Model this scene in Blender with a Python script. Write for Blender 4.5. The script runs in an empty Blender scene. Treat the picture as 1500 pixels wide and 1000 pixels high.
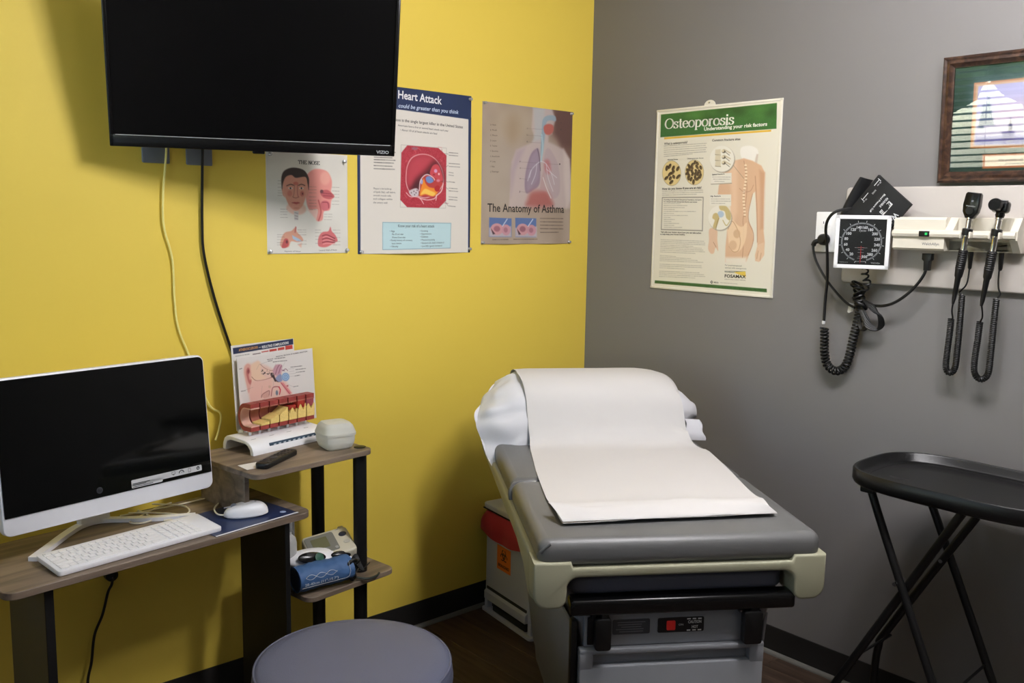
import bpy, bmesh, math, random
import numpy as np
from mathutils import Matrix, Vector, noise

S = bpy.context.scene
COL = S.collection
PI = math.pi
R = math.radians

# ------------------------------------------------------------------ camera, world, lights, exposure
def make_camera():
    cam = bpy.data.cameras.new('camera')
    cam.sensor_width = 36.0
    cam.lens = 36.0 * 1340.893 / 1500.0
    cam.clip_start = 0.05
    o = bpy.data.objects.new('camera', cam)
    COL.objects.link(o)
    yaw, pitch, roll = 0.7212261, 0.1337865, 0.0168180
    f = Vector((math.sin(yaw) * math.cos(pitch), math.cos(yaw) * math.cos(pitch), -math.sin(pitch)))
    r = Vector((math.cos(yaw), -math.sin(yaw), 0))
    u = r.cross(f)
    c, s = math.cos(roll), math.sin(roll)
    r2, u2 = r * c + u * s, u * c - r * s
    m = Matrix((r2, u2, -f)).transposed().to_4x4()
    m.translation = (-2.870565, -2.780514, 1.582826)
    o.matrix_world = m
    S.camera = o
make_camera()

S.view_settings.view_transform = 'Standard'
S.view_settings.look = 'None'
S.view_settings.gamma = 1.0
S.view_settings.use_curve_mapping = False
S.view_settings.exposure = 0.3

W = bpy.data.worlds.new('sky')
S.world = W
W.use_nodes = True
_nt = W.node_tree
_bg = _nt.nodes['Background']
_sky = _nt.nodes.new('ShaderNodeTexSky')
_sky.sky_type = 'NISHITA'
_sky.sun_disc = False
_sky.sun_elevation = R(38)
_sky.sun_rotation = R(90)
_nt.links.new(_sky.outputs[0], _bg.inputs[0])
_bg.inputs[1].default_value = 2.2

def area(name, loc, rot, sx, sy, power, color):
    l = bpy.data.lights.new(name, 'AREA')
    l.shape = 'RECTANGLE'; l.size = sx; l.size_y = sy
    l.energy = power; l.color = color
    o = bpy.data.objects.new(name, l); COL.objects.link(o)
    o.location = loc; o.rotation_euler = rot
    return o
CEIL = 2.72
LAMPS = [(-1.15, -2.02, 0, 90.0), (-1.7, -3.55, 0, 5.0)]  # second one is unseen, added to give the yellow wall frontal light
LAMPCOL = (1.0, 0.976, 0.995)
for (lx, ly, lr, lp) in LAMPS:          # wraparound ceiling fixtures: they shine sideways as well as down
    for k in (-1, 0, 1):
        l = bpy.data.lights.new('tube_light', 'POINT'); l.shadow_soft_size = 0.09; l.energy = lp / 3; l.color = LAMPCOL
        o = bpy.data.objects.new('tube_light', l); COL.objects.link(o); o.location = (lx, ly + k * .36, CEIL - 0.14)
# daylight coming in through the window in the left wall
WIN = dict(x=-3.15, y0=-1.70, y1=-0.08, z0=0.95, z1=2.42)
area('window_daylight', (WIN['x'] - 0.16, (WIN['y0'] + WIN['y1']) / 2, (WIN['z0'] + WIN['z1']) / 2), (0, R(-90), 0),
     WIN['z1'] - WIN['z0'], WIN['y1'] - WIN['y0'], 30.0, (0.72, 0.86, 1.0))

# ------------------------------------------------------------------ helpers: colour and material
def lin(c):
    return tuple(((v / 255.0) / 12.92 if v / 255.0 <= 0.04045 else (((v / 255.0) + 0.055) / 1.055) ** 2.4) for v in c)

MATS = {}
def mat(name, rgb, rough=0.5, metal=0.0, noise_s=None, noise_amt=0.0, bump=0.0, bump_s=None, spec=0.5, coat=0.0,
        stretch=(1, 1, 1), trans=0.0, ior=1.45, emit=None, emit_s=0.0, sss=0.0):
    """rgb is an sRGB albedo (0..255)."""
    if name in MATS: return MATS[name]
    m = bpy.data.materials.new(name); m.use_nodes = True
    nt = m.node_tree; b = nt.nodes['Principled BSDF']
    c = lin(rgb)
    b.inputs['Base Color'].default_value = (*c, 1)
    b.inputs['Roughness'].default_value = rough
    b.inputs['Metallic'].default_value = metal
    b.inputs['Specular IOR Level'].default_value = spec
    b.inputs['Coat Weight'].default_value = coat
    b.inputs['Transmission Weight'].default_value = trans
    b.inputs['IOR'].default_value = ior
    if sss: b.inputs['Subsurface Weight'].default_value = sss; b.inputs['Subsurface Radius'].default_value = (.01, .01, .01)
    if emit:
        b.inputs['Emission Color'].default_value = (*lin(emit), 1); b.inputs['Emission Strength'].default_value = emit_s
    if noise_amt or bump:
        tc = nt.nodes.new('ShaderNodeTexCoord'); mp = nt.nodes.new('ShaderNodeMapping')
        mp.inputs['Scale'].default_value = stretch
        nt.links.new(tc.outputs['Object'], mp.inputs['Vector'])
        if noise_amt:
            n = nt.nodes.new('ShaderNodeTexNoise'); n.inputs['Scale'].default_value = noise_s or 20
            n.inputs['Detail'].default_value = 5
            nt.links.new(mp.outputs[0], n.inputs['Vector'])
            mx = nt.nodes.new('ShaderNodeMix'); mx.data_type = 'RGBA'
            mx.inputs['A'].default_value = (*[v * (1 - noise_amt) for v in c], 1)
            mx.inputs['B'].default_value = (*[min(1, v * (1 + noise_amt)) for v in c], 1)
            nt.links.new(n.outputs['Fac'], mx.inputs['Factor'])
            nt.links.new(mx.outputs['Result'], b.inputs['Base Color'])
        if bump:
            n2 = nt.nodes.new('ShaderNodeTexNoise'); n2.inputs['Scale'].default_value = bump_s or 200
            n2.inputs['Detail'].default_value = 3
            nt.links.new(mp.outputs[0], n2.inputs['Vector'])
            bp = nt.nodes.new('ShaderNodeBump'); bp.inputs['Strength'].default_value = bump
            bp.inputs['Distance'].default_value = 0.002
            nt.links.new(n2.outputs['Fac'], bp.inputs['Height'])
            nt.links.new(bp.outputs[0], b.inputs['Normal'])
    MATS[name] = m
    return m

def wood(name, cols, scale=3.0, stretch=(1.2, 14, 14), rough=0.5, per_object=False):
    if name in MATS: return MATS[name]
    m = bpy.data.materials.new(name); m.use_nodes = True
    nt = m.node_tree; b = nt.nodes['Principled BSDF']; b.inputs['Roughness'].default_value = rough
    tc = nt.nodes.new('ShaderNodeTexCoord'); mp = nt.nodes.new('ShaderNodeMapping')
    mp.inputs['Scale'].default_value = stretch
    nt.links.new(tc.outputs['Object'], mp.inputs['Vector'])
    n = nt.nodes.new('ShaderNodeTexNoise'); n.inputs['Scale'].default_value = scale
    n.inputs['Detail'].default_value = 8; n.inputs['Distortion'].default_value = 0.6
    nt.links.new(mp.outputs[0], n.inputs['Vector'])
    cr = nt.nodes.new('ShaderNodeValToRGB')
    el = cr.color_ramp.elements
    el[0].position = 0.33; el[0].color = (*lin(cols[0]), 1)
    el[1].position = 0.68; el[1].color = (*lin(cols[-1]), 1)
    for i, c in enumerate(cols[1:-1]):
        e = cr.color_ramp.elements.new(0.33 + 0.35 * (i + 1) / (len(cols) - 1)); e.color = (*lin(c), 1)
    nt.links.new(n.outputs['Fac'], cr.inputs['Fac'])
    out = cr.outputs['Color']
    if per_object:
        oi = nt.nodes.new('ShaderNodeObjectInfo')
        nt.links.new(oi.outputs['Random'], n.inputs['W']) if 'W' in n.inputs else None
        n.noise_dimensions = '4D'
        mlt = nt.nodes.new('ShaderNodeMath'); mlt.operation = 'MULTIPLY'; mlt.inputs[1].default_value = 37.0
        nt.links.new(oi.outputs['Random'], mlt.inputs[0]); nt.links.new(mlt.outputs[0], n.inputs['W'])
        hs = nt.nodes.new('ShaderNodeHueSaturation')
        mr = nt.nodes.new('ShaderNodeMapRange'); mr.inputs['To Min'].default_value = 0.8; mr.inputs['To Max'].default_value = 1.15
        nt.links.new(oi.outputs['Random'], mr.inputs['Value']); nt.links.new(mr.outputs[0], hs.inputs['Value'])
        nt.links.new(out, hs.inputs['Color']); out = hs.outputs['Color']
    nt.links.new(out, b.inputs['Base Color'])
    bp = nt.nodes.new('ShaderNodeBump'); bp.inputs['Strength'].default_value = 0.15; bp.inputs['Distance'].default_value = 0.001
    nt.links.new(n.outputs['Fac'], bp.inputs['Height']); nt.links.new(bp.outputs[0], b.inputs['Normal'])
    MATS[name] = m
    return m

def print_mat(rough=0.45, coat=0.0):
    k = 'printed_ink_%g_%g' % (rough, coat)
    if k in MATS: return MATS[k]
    m = bpy.data.materials.new(k); m.use_nodes = True
    nt = m.node_tree; b = nt.nodes['Principled BSDF']
    a = nt.nodes.new('ShaderNodeAttribute'); a.attribute_name = 'ink'
    nt.links.new(a.outputs['Color'], b.inputs['Base Color'])
    b.inputs['Roughness'].default_value = rough; b.inputs['Coat Weight'].default_value = coat
    b.inputs['Coat Roughness'].default_value = 0.1
    MATS[k] = m
    return m

# ------------------------------------------------------------------ helpers: geometry
class MB:
    """collects shapes and links them as ONE mesh object"""
    def __init__(self): self.v = []; self.f = []; self.m = []; self.c = []
    def add(self, vf, mi=0, xf=None, col=None):
        vs, fs = vf; n = len(self.v)
        if xf is not None: vs = [tuple(xf @ Vector(p)) for p in vs]
        self.v += [tuple(p) for p in vs]
        self.f += [tuple(i + n for i in q) for q in fs]
        self.m += [mi] * len(fs); self.c += [col] * len(fs)
        return self
    def box(self, c, s, bev=0.0, seg=2, mi=0, xf=None, col=None):
        return self.add(box_vf(c, s, bev, seg), mi, xf, col)
    def tube(self, pts, r, n=8, mi=0, xf=None, smooth=0, closed=False):
        return self.add(tube_vf(pts, r, n, smooth, closed), mi, xf)
    def lathe(self, prof, n=32, mi=0, xf=None, loc=(0, 0, 0)):
        return self.add(lathe_vf(prof, n, loc), mi, xf)
    def prism(self, out, z0, z1, bev=0.0, seg=2, mi=0, xf=None):
        return self.add(prism_vf(out, z0, z1, bev, seg), mi, xf)
    def build(self, name, mats, parent=None, angle=35, loc=None):
        me = bpy.data.meshes.new(name)
        me.from_pydata(self.v, [], self.f)
        if not isinstance(mats, (list, tuple)): mats = [mats]
        for mm in mats: me.materials.append(mm)
        if len(mats) > 1: me.polygons.foreach_set('material_index', self.m)
        if any(c is not None for c in self.c):
            at = me.color_attributes.new('ink', 'FLOAT_COLOR', 'CORNER')
            buf = []
            for p, c in zip(me.polygons, self.c):
                buf += list((*lin(c or (255, 255, 255)), 1.0)) * p.loop_total
            at.data.foreach_set('color', buf)
        me.polygons.foreach_set('use_smooth', [True] * len(me.polygons))
        me.set_sharp_from_angle(angle=R(angle))
        me.update()
        return link(name, me, parent, loc)

def link(name, me, parent=None, loc=None):
    o = bpy.data.objects.new(name, me); COL.objects.link(o)
    if parent is not None: o.parent = parent
    if loc is not None: o.location = loc
    return o

def from_bm(bm):
    bm.verts.index_update()
    vf = ([v.co[:] for v in bm.verts], [[v.index for v in f.verts] for f in bm.faces])
    bm.free(); return vf

def box_vf(c, s, bev=0.0, seg=2):
    bm = bmesh.new(); bmesh.ops.create_cube(bm, size=1.0)
    for v in bm.verts: v.co = Vector((v.co.x * s[0] + c[0], v.co.y * s[1] + c[1], v.co.z * s[2] + c[2]))
    if bev > 0: bmesh.ops.bevel(bm, geom=list(bm.edges), offset=min(bev, min(s) * 0.49), segments=seg, profile=0.5, affect='EDGES')
    return from_bm(bm)

def prism_vf(out, z0, z1, bev=0.0, seg=2):
    bm = bmesh.new()
    a = [bm.verts.new((p[0], p[1], z0)) for p in out]; b = [bm.verts.new((p[0], p[1], z1)) for p in out]
    bm.faces.new(a[::-1]); bm.faces.new(b)
    n = len(out)
    for i in range(n): bm.faces.new((a[i], a[(i + 1) % n], b[(i + 1) % n], b[i]))
    bmesh.ops.recalc_face_normals(bm, faces=list(bm.faces))
    if bev > 0:
        es = [e for e in bm.edges if abs(e.verts[0].co.z - e.verts[1].co.z) < 1e-7]
        bmesh.ops.bevel(bm, geom=es, offset=bev, segments=seg, profile=0.5, affect='EDGES')
    return from_bm(bm)

def rrect(w, h, r, n=6, cx=0, cy=0):
    """rounded rectangle outline; r may be one radius or four (bl, br, tr, tl)"""
    rs = r if isinstance(r, (list, tuple)) else (r,) * 4
    pts = []
    for (sx, sy, a0, q) in ((-1, -1, PI, rs[0]), (1, -1, 1.5 * PI, rs[1]), (1, 1, 0, rs[2]), (-1, 1, .5 * PI, rs[3])):
        ox, oy = cx + sx * (w / 2 - q), cy + sy * (h / 2 - q)
        if q <= 0: pts.append((ox, oy)); continue
        for i in range(n + 1):
            a = a0 + .5 * PI * i / n
            pts.append((ox + q * math.cos(a), oy + q * math.sin(a)))
    return pts

def lathe_vf(prof, n=32, loc=(0, 0, 0)):
    vs = []; fs = []
    for (r, z) in prof:
        for i in range(n):
            a = 2 * PI * i / n
            vs.append((loc[0] + r * math.cos(a), loc[1] + r * math.sin(a), loc[2] + z))
    for k in range(len(prof) - 1):
        for i in range(n):
            j = (i + 1) % n
            fs.append((k * n + i, k * n + j, (k + 1) * n + j, (k + 1) * n + i))
    if prof[0][0] > 1e-6: fs.append(tuple(range(n))[::-1])
    if prof[-1][0] > 1e-6: fs.append(tuple((len(prof) - 1) * n + i for i in range(n)))
    return vs, fs

def catmull(pts, k=8, closed=False):
    P = [Vector(p) for p in pts]; n = len(P); out = []
    rng = range(n) if closed else range(n - 1)
    for i in rng:
        if closed: p0, p1, p2, p3 = P[(i - 1) % n], P[i], P[(i + 1) % n], P[(i + 2) % n]
        else: p0, p1, p2, p3 = P[max(i - 1, 0)], P[i], P[i + 1], P[min(i + 2, n - 1)]
        for j in range(k):
            t = j / k
            out.append(0.5 * ((2 * p1) + (-p0 + p2) * t + (2 * p0 - 5 * p1 + 4 * p2 - p3) * t * t + (-p0 + 3 * p1 - 3 * p2 + p3) * t ** 3))
    if not closed: out.append(P[-1])
    return out

def frames(P, closed=False):
    n = len(P); T = []
    for i in range(n):
        a = P[(i - 1) % n] if closed or i > 0 else P[i]; b = P[(i + 1) % n] if closed or i < n - 1 else P[i]
        d = b - a
        T.append(d.normalized() if d.length > 1e-9 else Vector((0, 0, 1)))
    u = T[0].orthogonal().normalized(); U = []
    for i in range(n):
        u = u - T[i] * u.dot(T[i])
        u = u.normalized() if u.length > 1e-6 else T[i].orthogonal().normalized()
        U.append(u.copy())
    return T, U

def tube_vf(pts, r, n=8, smooth=0, closed=False):
    P = catmull(pts, smooth, closed) if smooth else [Vector(p) for p in pts]
    T, U = frames(P, closed); vs = []; fs = []; m = len(P)
    for i in range(m):
        v = T[i].cross(U[i]); q = r(i / (m - 1)) if callable(r) else r
        for k in range(n):
            a = 2 * PI * k / n
            vs.append(tuple(P[i] + (U[i] * math.cos(a) + v * math.sin(a)) * q))
    for i in range(m if closed else m - 1):
        j = (i + 1) % m
        for k in range(n):
            l = (k + 1) % n
            fs.append((i * n + k, i * n + l, j * n + l, j * n + k))
    if not closed: fs.append(tuple(range(n))[::-1]); fs.append(tuple((m - 1) * n + k for k in range(n)))
    return vs, fs

def coil_pts(path, r, turns, per=10):
    """a helix of given radius wound along a smooth path"""
    P = catmull(path, 24); T, U = frames(P)
    L = [0]
    for i in range(1, len(P)): L.append(L[-1] + (P[i] - P[i - 1]).length)
    out = []; N = int(turns * per); j = 0
    for i in range(N + 1):
        s = L[-1] * i / N
        while j < len(L) - 2 and L[j + 1] < s: j += 1
        t = (s - L[j]) / max(1e-9, L[j + 1] - L[j])
        p = P[j].lerp(P[j + 1], t); u = U[j].lerp(U[j + 1], t); tt = T[j]
        v = tt.cross(u); a = 2 * PI * i / per
        out.append(p + (u * math.cos(a) + v * math.sin(a)) * r)
    return out

def grid_vf(fn, nu, nv, closed_u=False):
    vs = [tuple(fn(i / (nu if closed_u else nu - 1), j / (nv - 1))) for j in range(nv) for i in range(nu)]
    fs = []
    for j in range(nv - 1):
        for i in range(nu if closed_u else nu - 1):
            k = (i + 1) % nu
            fs.append((j * nu + i, j * nu + k, (j + 1) * nu + k, (j + 1) * nu + i))
    return vs, fs

def solid_grid(fn, nu, nv, th):
    """sheet with thickness th along -normal of fn's surface (offset given by fn's last argument)"""
    a, f = grid_vf(lambda u, v: fn(u, v, 0.0), nu, nv)
    b, g = grid_vf(lambda u, v: fn(u, v, th), nu, nv)
    n = len(a); fs = list(f) + [tuple(i + n for i in q[::-1]) for q in g]
    for i in range(nu - 1):
        fs.append((i, i + n, i + 1 + n, i + 1)); o = (nv - 1) * nu
        fs.append((o + i, o + i + 1, o + i + 1 + n, o + i + n))
    for j in range(nv - 1):
        p, q = j * nu, (j + 1) * nu
        fs.append((p, q, q + n, p + n)); p += nu - 1; q += nu - 1
        fs.append((p, p + n, q + n, q))
    return a + b, fs

def xf(loc=(0, 0, 0), rx=0, ry=0, rz=0):
    return Matrix.Translation(loc) @ Matrix.Rotation(rz, 4, 'Z') @ Matrix.Rotation(ry, 4, 'Y') @ Matrix.Rotation(rx, 4, 'X')

def tag(o, label, cat, group=None, kind=None):
    if label: o['label'] = label
    if cat: o['category'] = cat
    if group: o['group'] = group
    if kind: o['kind'] = kind
    return o

def thing(name, loc, label, cat, rz=0, rx=0, ry=0, group=None):
    o = bpy.data.objects.new(name, None); COL.objects.link(o)
    o.empty_display_size = 0.05
    o.location = loc; o.rotation_euler = (rx, ry, rz)
    return tag(o, label, cat, group)

def struct(o):
    o['kind'] = 'structure'; return o

# ------------------------------------------------------------------ helpers: print (flat lettering and pictures)
_dg = None
_tcache = {}
def text_vf(body, shear=0.0, bold=0.0, spacing=1.0):
    """2-D polygons of a line of text, cap height 1, starting at x=0; returns verts, faces, width"""
    key = (body, shear, bold, spacing)
    if key in _tcache: return _tcache[key]
    cu = bpy.data.curves.new('t', 'FONT'); cu.body = body; cu.size = 1.0; cu.resolution_u = 2
    cu.shear = shear; cu.offset = bold; cu.space_character = spacing
    o = bpy.data.objects.new('t', cu); COL.objects.link(o)
    bpy.context.view_layer.update()
    me = bpy.data.meshes.new_from_object(o.evaluated_get(bpy.context.evaluated_depsgraph_get()))
    vs = [v.co.to_2d()[:] for v in me.vertices]; fs = [tuple(p.vertices) for p in me.polygons]
    COL.objects.unlink(o); bpy.data.objects.remove(o); bpy.data.curves.remove(cu); bpy.data.meshes.remove(me)
    x0 = min(v[0] for v in vs); x1 = max(v[0] for v in vs)
    ch = 0.729
    vs = [((x - x0) / ch, y / ch) for x, y in vs]
    _tcache[key] = (vs, fs, (x1 - x0) / ch)
    return _tcache[key]

SERIF = {   # broad-nib letters: strokes as polylines in a box of cap height 1
    'O': (0.92, [[(.46 + .42 * math.cos(a), .5 + .5 * math.sin(a)) for a in [i * PI / 12 for i in range(25)]]]),
    's': (0.50, [[(.43, .52), (.40, .62), (.28, .67), (.14, .64), (.08, .54), (.13, .44), (.28, .36), (.42, .27), (.45, .15), (.37, .04), (.22, 0), (.08, .05), (.05, .17)]]),
    't': (0.40, [[(.2, .86), (.2, .12), (.25, .02), (.33, .01), (.39, .05)], [(.03, .65), (.38, .65)]]),
    'e': (0.60, [[(.08, .38), (.54, .38), (.52, .55), (.42, .66), (.3, .68), (.17, .62), (.08, .48), (.07, .33), (.12, .14), (.24, .02), (.38, 0), (.5, .07), (.56, .15)]]),
    'o': (0.66, [[(.33 + .27 * math.cos(a), .34 + .34 * math.sin(a)) for a in [i * PI / 10 for i in range(21)]]]),
    'p': (0.68, [[(.14, .66), (.14, -.28)], [(.14, .52), (.24, .64), (.36, .68), (.5, .62), (.59, .48), (.6, .32), (.55, .14), (.44, .02), (.32, 0), (.2, .04), (.14, .1)], [(.02, -.28), (.28, -.28)], [(.02, .66), (.14, .66)]]),
    'r': (0.46, [[(.14, .66), (.14, 0)], [(.14, .46), (.22, .6), (.32, .67), (.42, .64)], [(.02, 0), (.28, 0)], [(.02, .66), (.14, .66)]]),
    'i': (0.30, [[(.15, .66), (.15, 0)], [(.03, 0), (.27, 0)], [(.05, .66), (.15, .66)], [(.15, .96), (.15, .86)]]),
    'T': (0.78, [[(.39, 1), (.39, 0)], [(.03, 1), (.75, 1)], [(.03, 1), (.03, .8)], [(.75, 1), (.75, .8)], [(.25, 0), (.53, 0)]]),
    'H': (0.88, [[(.18, 1), (.18, 0)], [(.7, 1), (.7, 0)], [(.18, .52), (.7, .52)], [(.04, 1), (.32, 1)], [(.04, 0), (.32, 0)], [(.56, 1), (.84, 1)], [(.56, 0), (.84, 0)]]),
    'E': (0.76, [[(.18, 1), (.18, 0)], [(.04, 1), (.66, 1), (.66, .8)], [(.04, 0), (.7, 0), (.7, .22)], [(.18, .52), (.5, .52)]]),
    'N': (0.90, [[(.16, 0), (.16, 1)], [(.16, 1), (.72, 0)], [(.72, 0), (.72, 1)], [(.04, 0), (.28, 0)], [(.6, 1), (.84, 1)]]),
    'S': (0.64, [[(.54, .78), (.5, .92), (.34, 1), (.18, .95), (.1, .8), (.14, .64), (.32, .53), (.5, .42), (.57, .26), (.5, .08), (.32, 0), (.14, .05), (.06, .22)]]),
    ' ': (0.4, []),
}
def serif_vf(body, thick=0.15, thin=0.05, gap=0.03):
    vs = []; fs = []; x = 0
    for ch in body:
        w, strokes = SERIF[ch]
        for st in strokes:
            for a, b in zip(st[:-1], st[1:]):
                d = Vector((b[0] - a[0], b[1] - a[1])); L = d.length
                if L < 1e-6: continue
                vert = abs(d.y) / L
                hw = (thin + (thick - thin) * vert ** 1.5) / 2
                nrm = Vector((-d.y, d.x)) / L * hw; e = d / L * hw * 0.5
                A = Vector(a) - e; B = Vector(b) + e
                n = len(vs)
                vs += [(x + p.x, p.y) for p in (A + nrm, A - nrm, B - nrm, B + nrm)]
                fs.append((n, n + 1, n + 2, n + 3))
        x += w + gap
    return vs, fs, x - gap

class Art:
    """a flat printed sheet: a painted grid plus lettering; drawn in picture units mapped by its four corners"""
    def __init__(self, w, h, quad, res=0.002, base=(235, 232, 222), seed=1):
        self.w, self.h = w, h
        self.nx = int(w / res) + 1; self.ny = int(h / res) + 1
        xs = np.linspace(0, w, self.nx); ys = np.linspace(0, h, self.ny)
        self.X, self.Y = np.meshgrid(xs, ys)         # Y measured downward from the top edge
        self.res = res
        self.im = np.ones((self.ny, self.nx, 3)) * np.array(base, float)
        self.H = self._homog(quad); self.t = []; self.rng = np.random.RandomState(seed)
    def _homog(self, q):
        dst = [(0, 0), (self.w, 0), (self.w, self.h), (0, self.h)]
        A = []; B = []
        for (x, y), (u, v) in zip(q, dst):
            A.append([x, y, 1, 0, 0, 0, -u * x, -u * y]); B.append(u)
            A.append([0, 0, 0, x, y, 1, -v * x, -v * y]); B.append(v)
        return np.append(np.linalg.solve(np.array(A, float), np.array(B, float)), 1).reshape(3, 3)
    def P(self, p):
        p = np.atleast_2d(np.array(p, float))
        q = np.c_[p, np.ones(len(p))] @ self.H.T
        return q[:, :2] / q[:, 2:]
    def _bbox(self, pts, pad):
        lo = pts.min(0) - pad; hi = pts.max(0) + pad
        i0 = int(np.clip(lo[0] / self.res, 0, self.nx - 1)); i1 = int(np.clip(hi[0] / self.res + 2, 1, self.nx))
        j0 = int(np.clip(lo[1] / self.res, 0, self.ny - 1)); j1 = int(np.clip(hi[1] / self.res + 2, 1, self.ny))
        return slice(j0, j1), slice(i0, i1)
    def _mix(self, sl, a, col, mottle=0):
        c = np.array(col, float)
        if mottle: c = c + self.rng.randn(*a.shape, 1) * mottle
        self.im[sl] = self.im[sl] * (1 - a[..., None]) + c * a[..., None]
    def poly(self, pts, col, soft=0.0, alpha=1.0, smooth=False, mottle=0, raw=False):
        if smooth: pts = [tuple(p)[:2] for p in catmull([(x, y, 0) for x, y in pts], 6, True)]
        q = np.array(pts, float) if raw else self.P(pts)
        soft = max(soft, self.res * 0.6); sl = self._bbox(q, soft * 1.2)
        X, Y = self.X[sl], self.Y[sl]
        if X.size == 0: return
        d2 = np.full(X.shape, 1e9); inside = np.zeros(X.shape, bool); n = len(q)
        for i in range(n):
            (x0, y0), (x1, y1) = q[i], q[(i + 1) % n]
            ex, ey = x1 - x0, y1 - y0; L = ex * ex + ey * ey + 1e-12
            t = np.clip(((X - x0) * ex + (Y - y0) * ey) / L, 0, 1)
            d2 = np.minimum(d2, (X - x0 - t * ex) ** 2 + (Y - y0 - t * ey) ** 2)
            if abs(ey) > 1e-12:
                c = ((Y >= y0) != (Y >= y1)) & (X < x0 + (Y - y0) * ex / ey)
                inside ^= c
        d = np.sqrt(d2) * np.where(inside, 1, -1)
        a = np.clip(d / soft * .5 + .5, 0, 1); a = a * a * (3 - 2 * a)
        self._mix(sl, a * alpha, col, mottle)
    def ell(self, c, rx, ry, col, rot=0, **k):
        cr, sr = math.cos(rot), math.sin(rot)
        self.poly([(c[0] + rx * math.cos(a) * cr - ry * math.sin(a) * sr, c[1] + rx * math.cos(a) * sr + ry * math.sin(a) * cr)
                   for a in [2 * PI * i / 28 for i in range(28)]], col, **k)
    def line(self, pts, w, col, alpha=1.0, smooth=False, soft=0.0):
        """w in metres"""
        if smooth: pts = [tuple(p)[:2] for p in catmull([(x, y, 0) for x, y in pts], 6)]
        q = self.P(pts); s = max(soft, self.res * 0.6); sl = self._bbox(q, w + s)
        X, Y = self.X[sl], self.Y[sl]; d2 = np.full(X.shape, 1e9)
        for (x0, y0), (x1, y1) in zip(q[:-1], q[1:]):
            ex, ey = x1 - x0, y1 - y0; L = ex * ex + ey * ey + 1e-12
            t = np.clip(((X - x0) * ex + (Y - y0) * ey) / L, 0, 1)
            d2 = np.minimum(d2, (X - x0 - t * ex) ** 2 + (Y - y0 - t * ey) ** 2)
        a = np.clip((w / 2 - np.sqrt(d2)) / s * .5 + .5, 0, 1)
        a = a * min(1.0, w / self.res + .25)
        self._mix(sl, a * alpha, col)
    def greek(self, p0, p1, w, col=(90, 88, 84), alpha=.75, wl=(0.006, 0.022)):
        """one line of print too small to read"""
        a, b = self.P([p0, p1]); L = np.linalg.norm(b - a); d = (b - a) / L; s = 0
        while s < L:
            e = min(L, s + self.rng.uniform(*wl)); A, B = a + d * s, a + d * e
            sl = self._bbox(np.array([A, B]), w)
            X, Y = self.X[sl], self.Y[sl]
            t = np.clip((X - A[0]) * d[0] + (Y - A[1]) * d[1], 0, e - s)
            dd = np.hypot(X - A[0] - t * d[0], Y - A[1] - t * d[1])
            al = np.clip((w / 2 - dd) / self.res + .5, 0, 1) * min(1.0, w / self.res + .2)
            self._mix(sl, al * alpha * self.rng.uniform(.6, 1), col)
            s = e + 0.003
    def noise(self, amt, scale, col=None):
        g = self.rng.rand(int(self.h / scale) + 3, int(self.w / scale) + 3)
        fx = self.X / scale; fy = self.Y / scale; ix = fx.astype(int); iy = fy.astype(int); tx = fx - ix; ty = fy - iy
        tx = tx * tx * (3 - 2 * tx); ty = ty * ty * (3 - 2 * ty)
        n = (g[iy, ix] * (1 - tx) + g[iy, ix + 1] * tx) * (1 - ty) + (g[iy + 1, ix] * (1 - tx) + g[iy + 1, ix + 1] * tx) * ty
        if col is None: self.im += ((n - .5) * 2 * amt)[..., None]
        else: self.im = self.im * (1 - (n * amt)[..., None]) + np.array(col, float) * (n * amt)[..., None]
    def text(self, body, p0, p1, cap, col, serif=None, layer=1, shear=0.0, bold=0.0):
        """baseline from p0 to p1, cap = a point at cap height above p0 (all in picture units)"""
        a, b, c = self.P([p0, p1, cap])
        vs, fs, wd = serif_vf(body, *serif) if serif else text_vf(body, shear, bold)
        ex = (b - a) / wd; L = np.linalg.norm(b - a); d = (b - a) / L; nrm = np.array([d[1], -d[0]])
        if nrm[1] > 0: nrm = -nrm
        hgt = abs((c - a) @ nrm); ey = nrm * hgt
        self.t.append(([(a + ex * x + ey * y) for x, y in vs], fs, col, layer))
    def build(self, parent, name='printed_sheet', rough=0.45, coat=0.0, warp=None, thick=0.0006, y0=0.0, text_name='lettering'):
        """local frame of parent: x right from centre, z up from the bottom edge, -y out of the wall"""
        wf = warp or (lambda u, v: 0.0)
        X = self.X - self.w / 2; Z = self.h - self.Y
        U = self.X / self.w; V = self.Y / self.h
        D = np.vectorize(wf)(U, V) if warp else np.zeros_like(X)
        co = np.stack([X, -(y0 + thick + D), Z], -1).reshape(-1, 3)
        nx, ny = self.nx, self.ny; nv = nx * ny
        i = np.arange(nx - 1); j = np.arange(ny - 1)
        I, J = np.meshgrid(i, j); k = (J * nx + I).ravel()
        F = np.stack([k, k + nx, k + nx + 1, k + 1], -1)
        # back face rim
        rim = np.concatenate([np.arange(nx), (np.arange(1, ny)) * nx + nx - 1, (ny - 1) * nx + np.arange(nx - 2, -1, -1), np.arange(ny - 2, 0, -1) * nx])
        rc = co[rim].copy(); rc[:, 1] += thick
        n = len(rim); rid = nv + np.arange(n); nxt = np.roll(np.arange(n), -1)
        RF = np.stack([rim, rim[nxt], rid[nxt], rid], -1)
        allco = np.vstack([co, rc]); faces = np.vstack([F, RF])
        me = bpy.data.meshes.new(name)
        me.vertices.add(len(allco)); me.vertices.foreach_set('co', allco.ravel())
        me.loops.add(len(faces) * 4); me.loops.foreach_set('vertex_index', faces.ravel())
        me.polygons.add(len(faces)); me.polygons.foreach_set('loop_start', np.arange(len(faces)) * 4)
        me.update(calc_edges=True)
        c = np.clip(self.im, 0, 255) / 255.0
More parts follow.
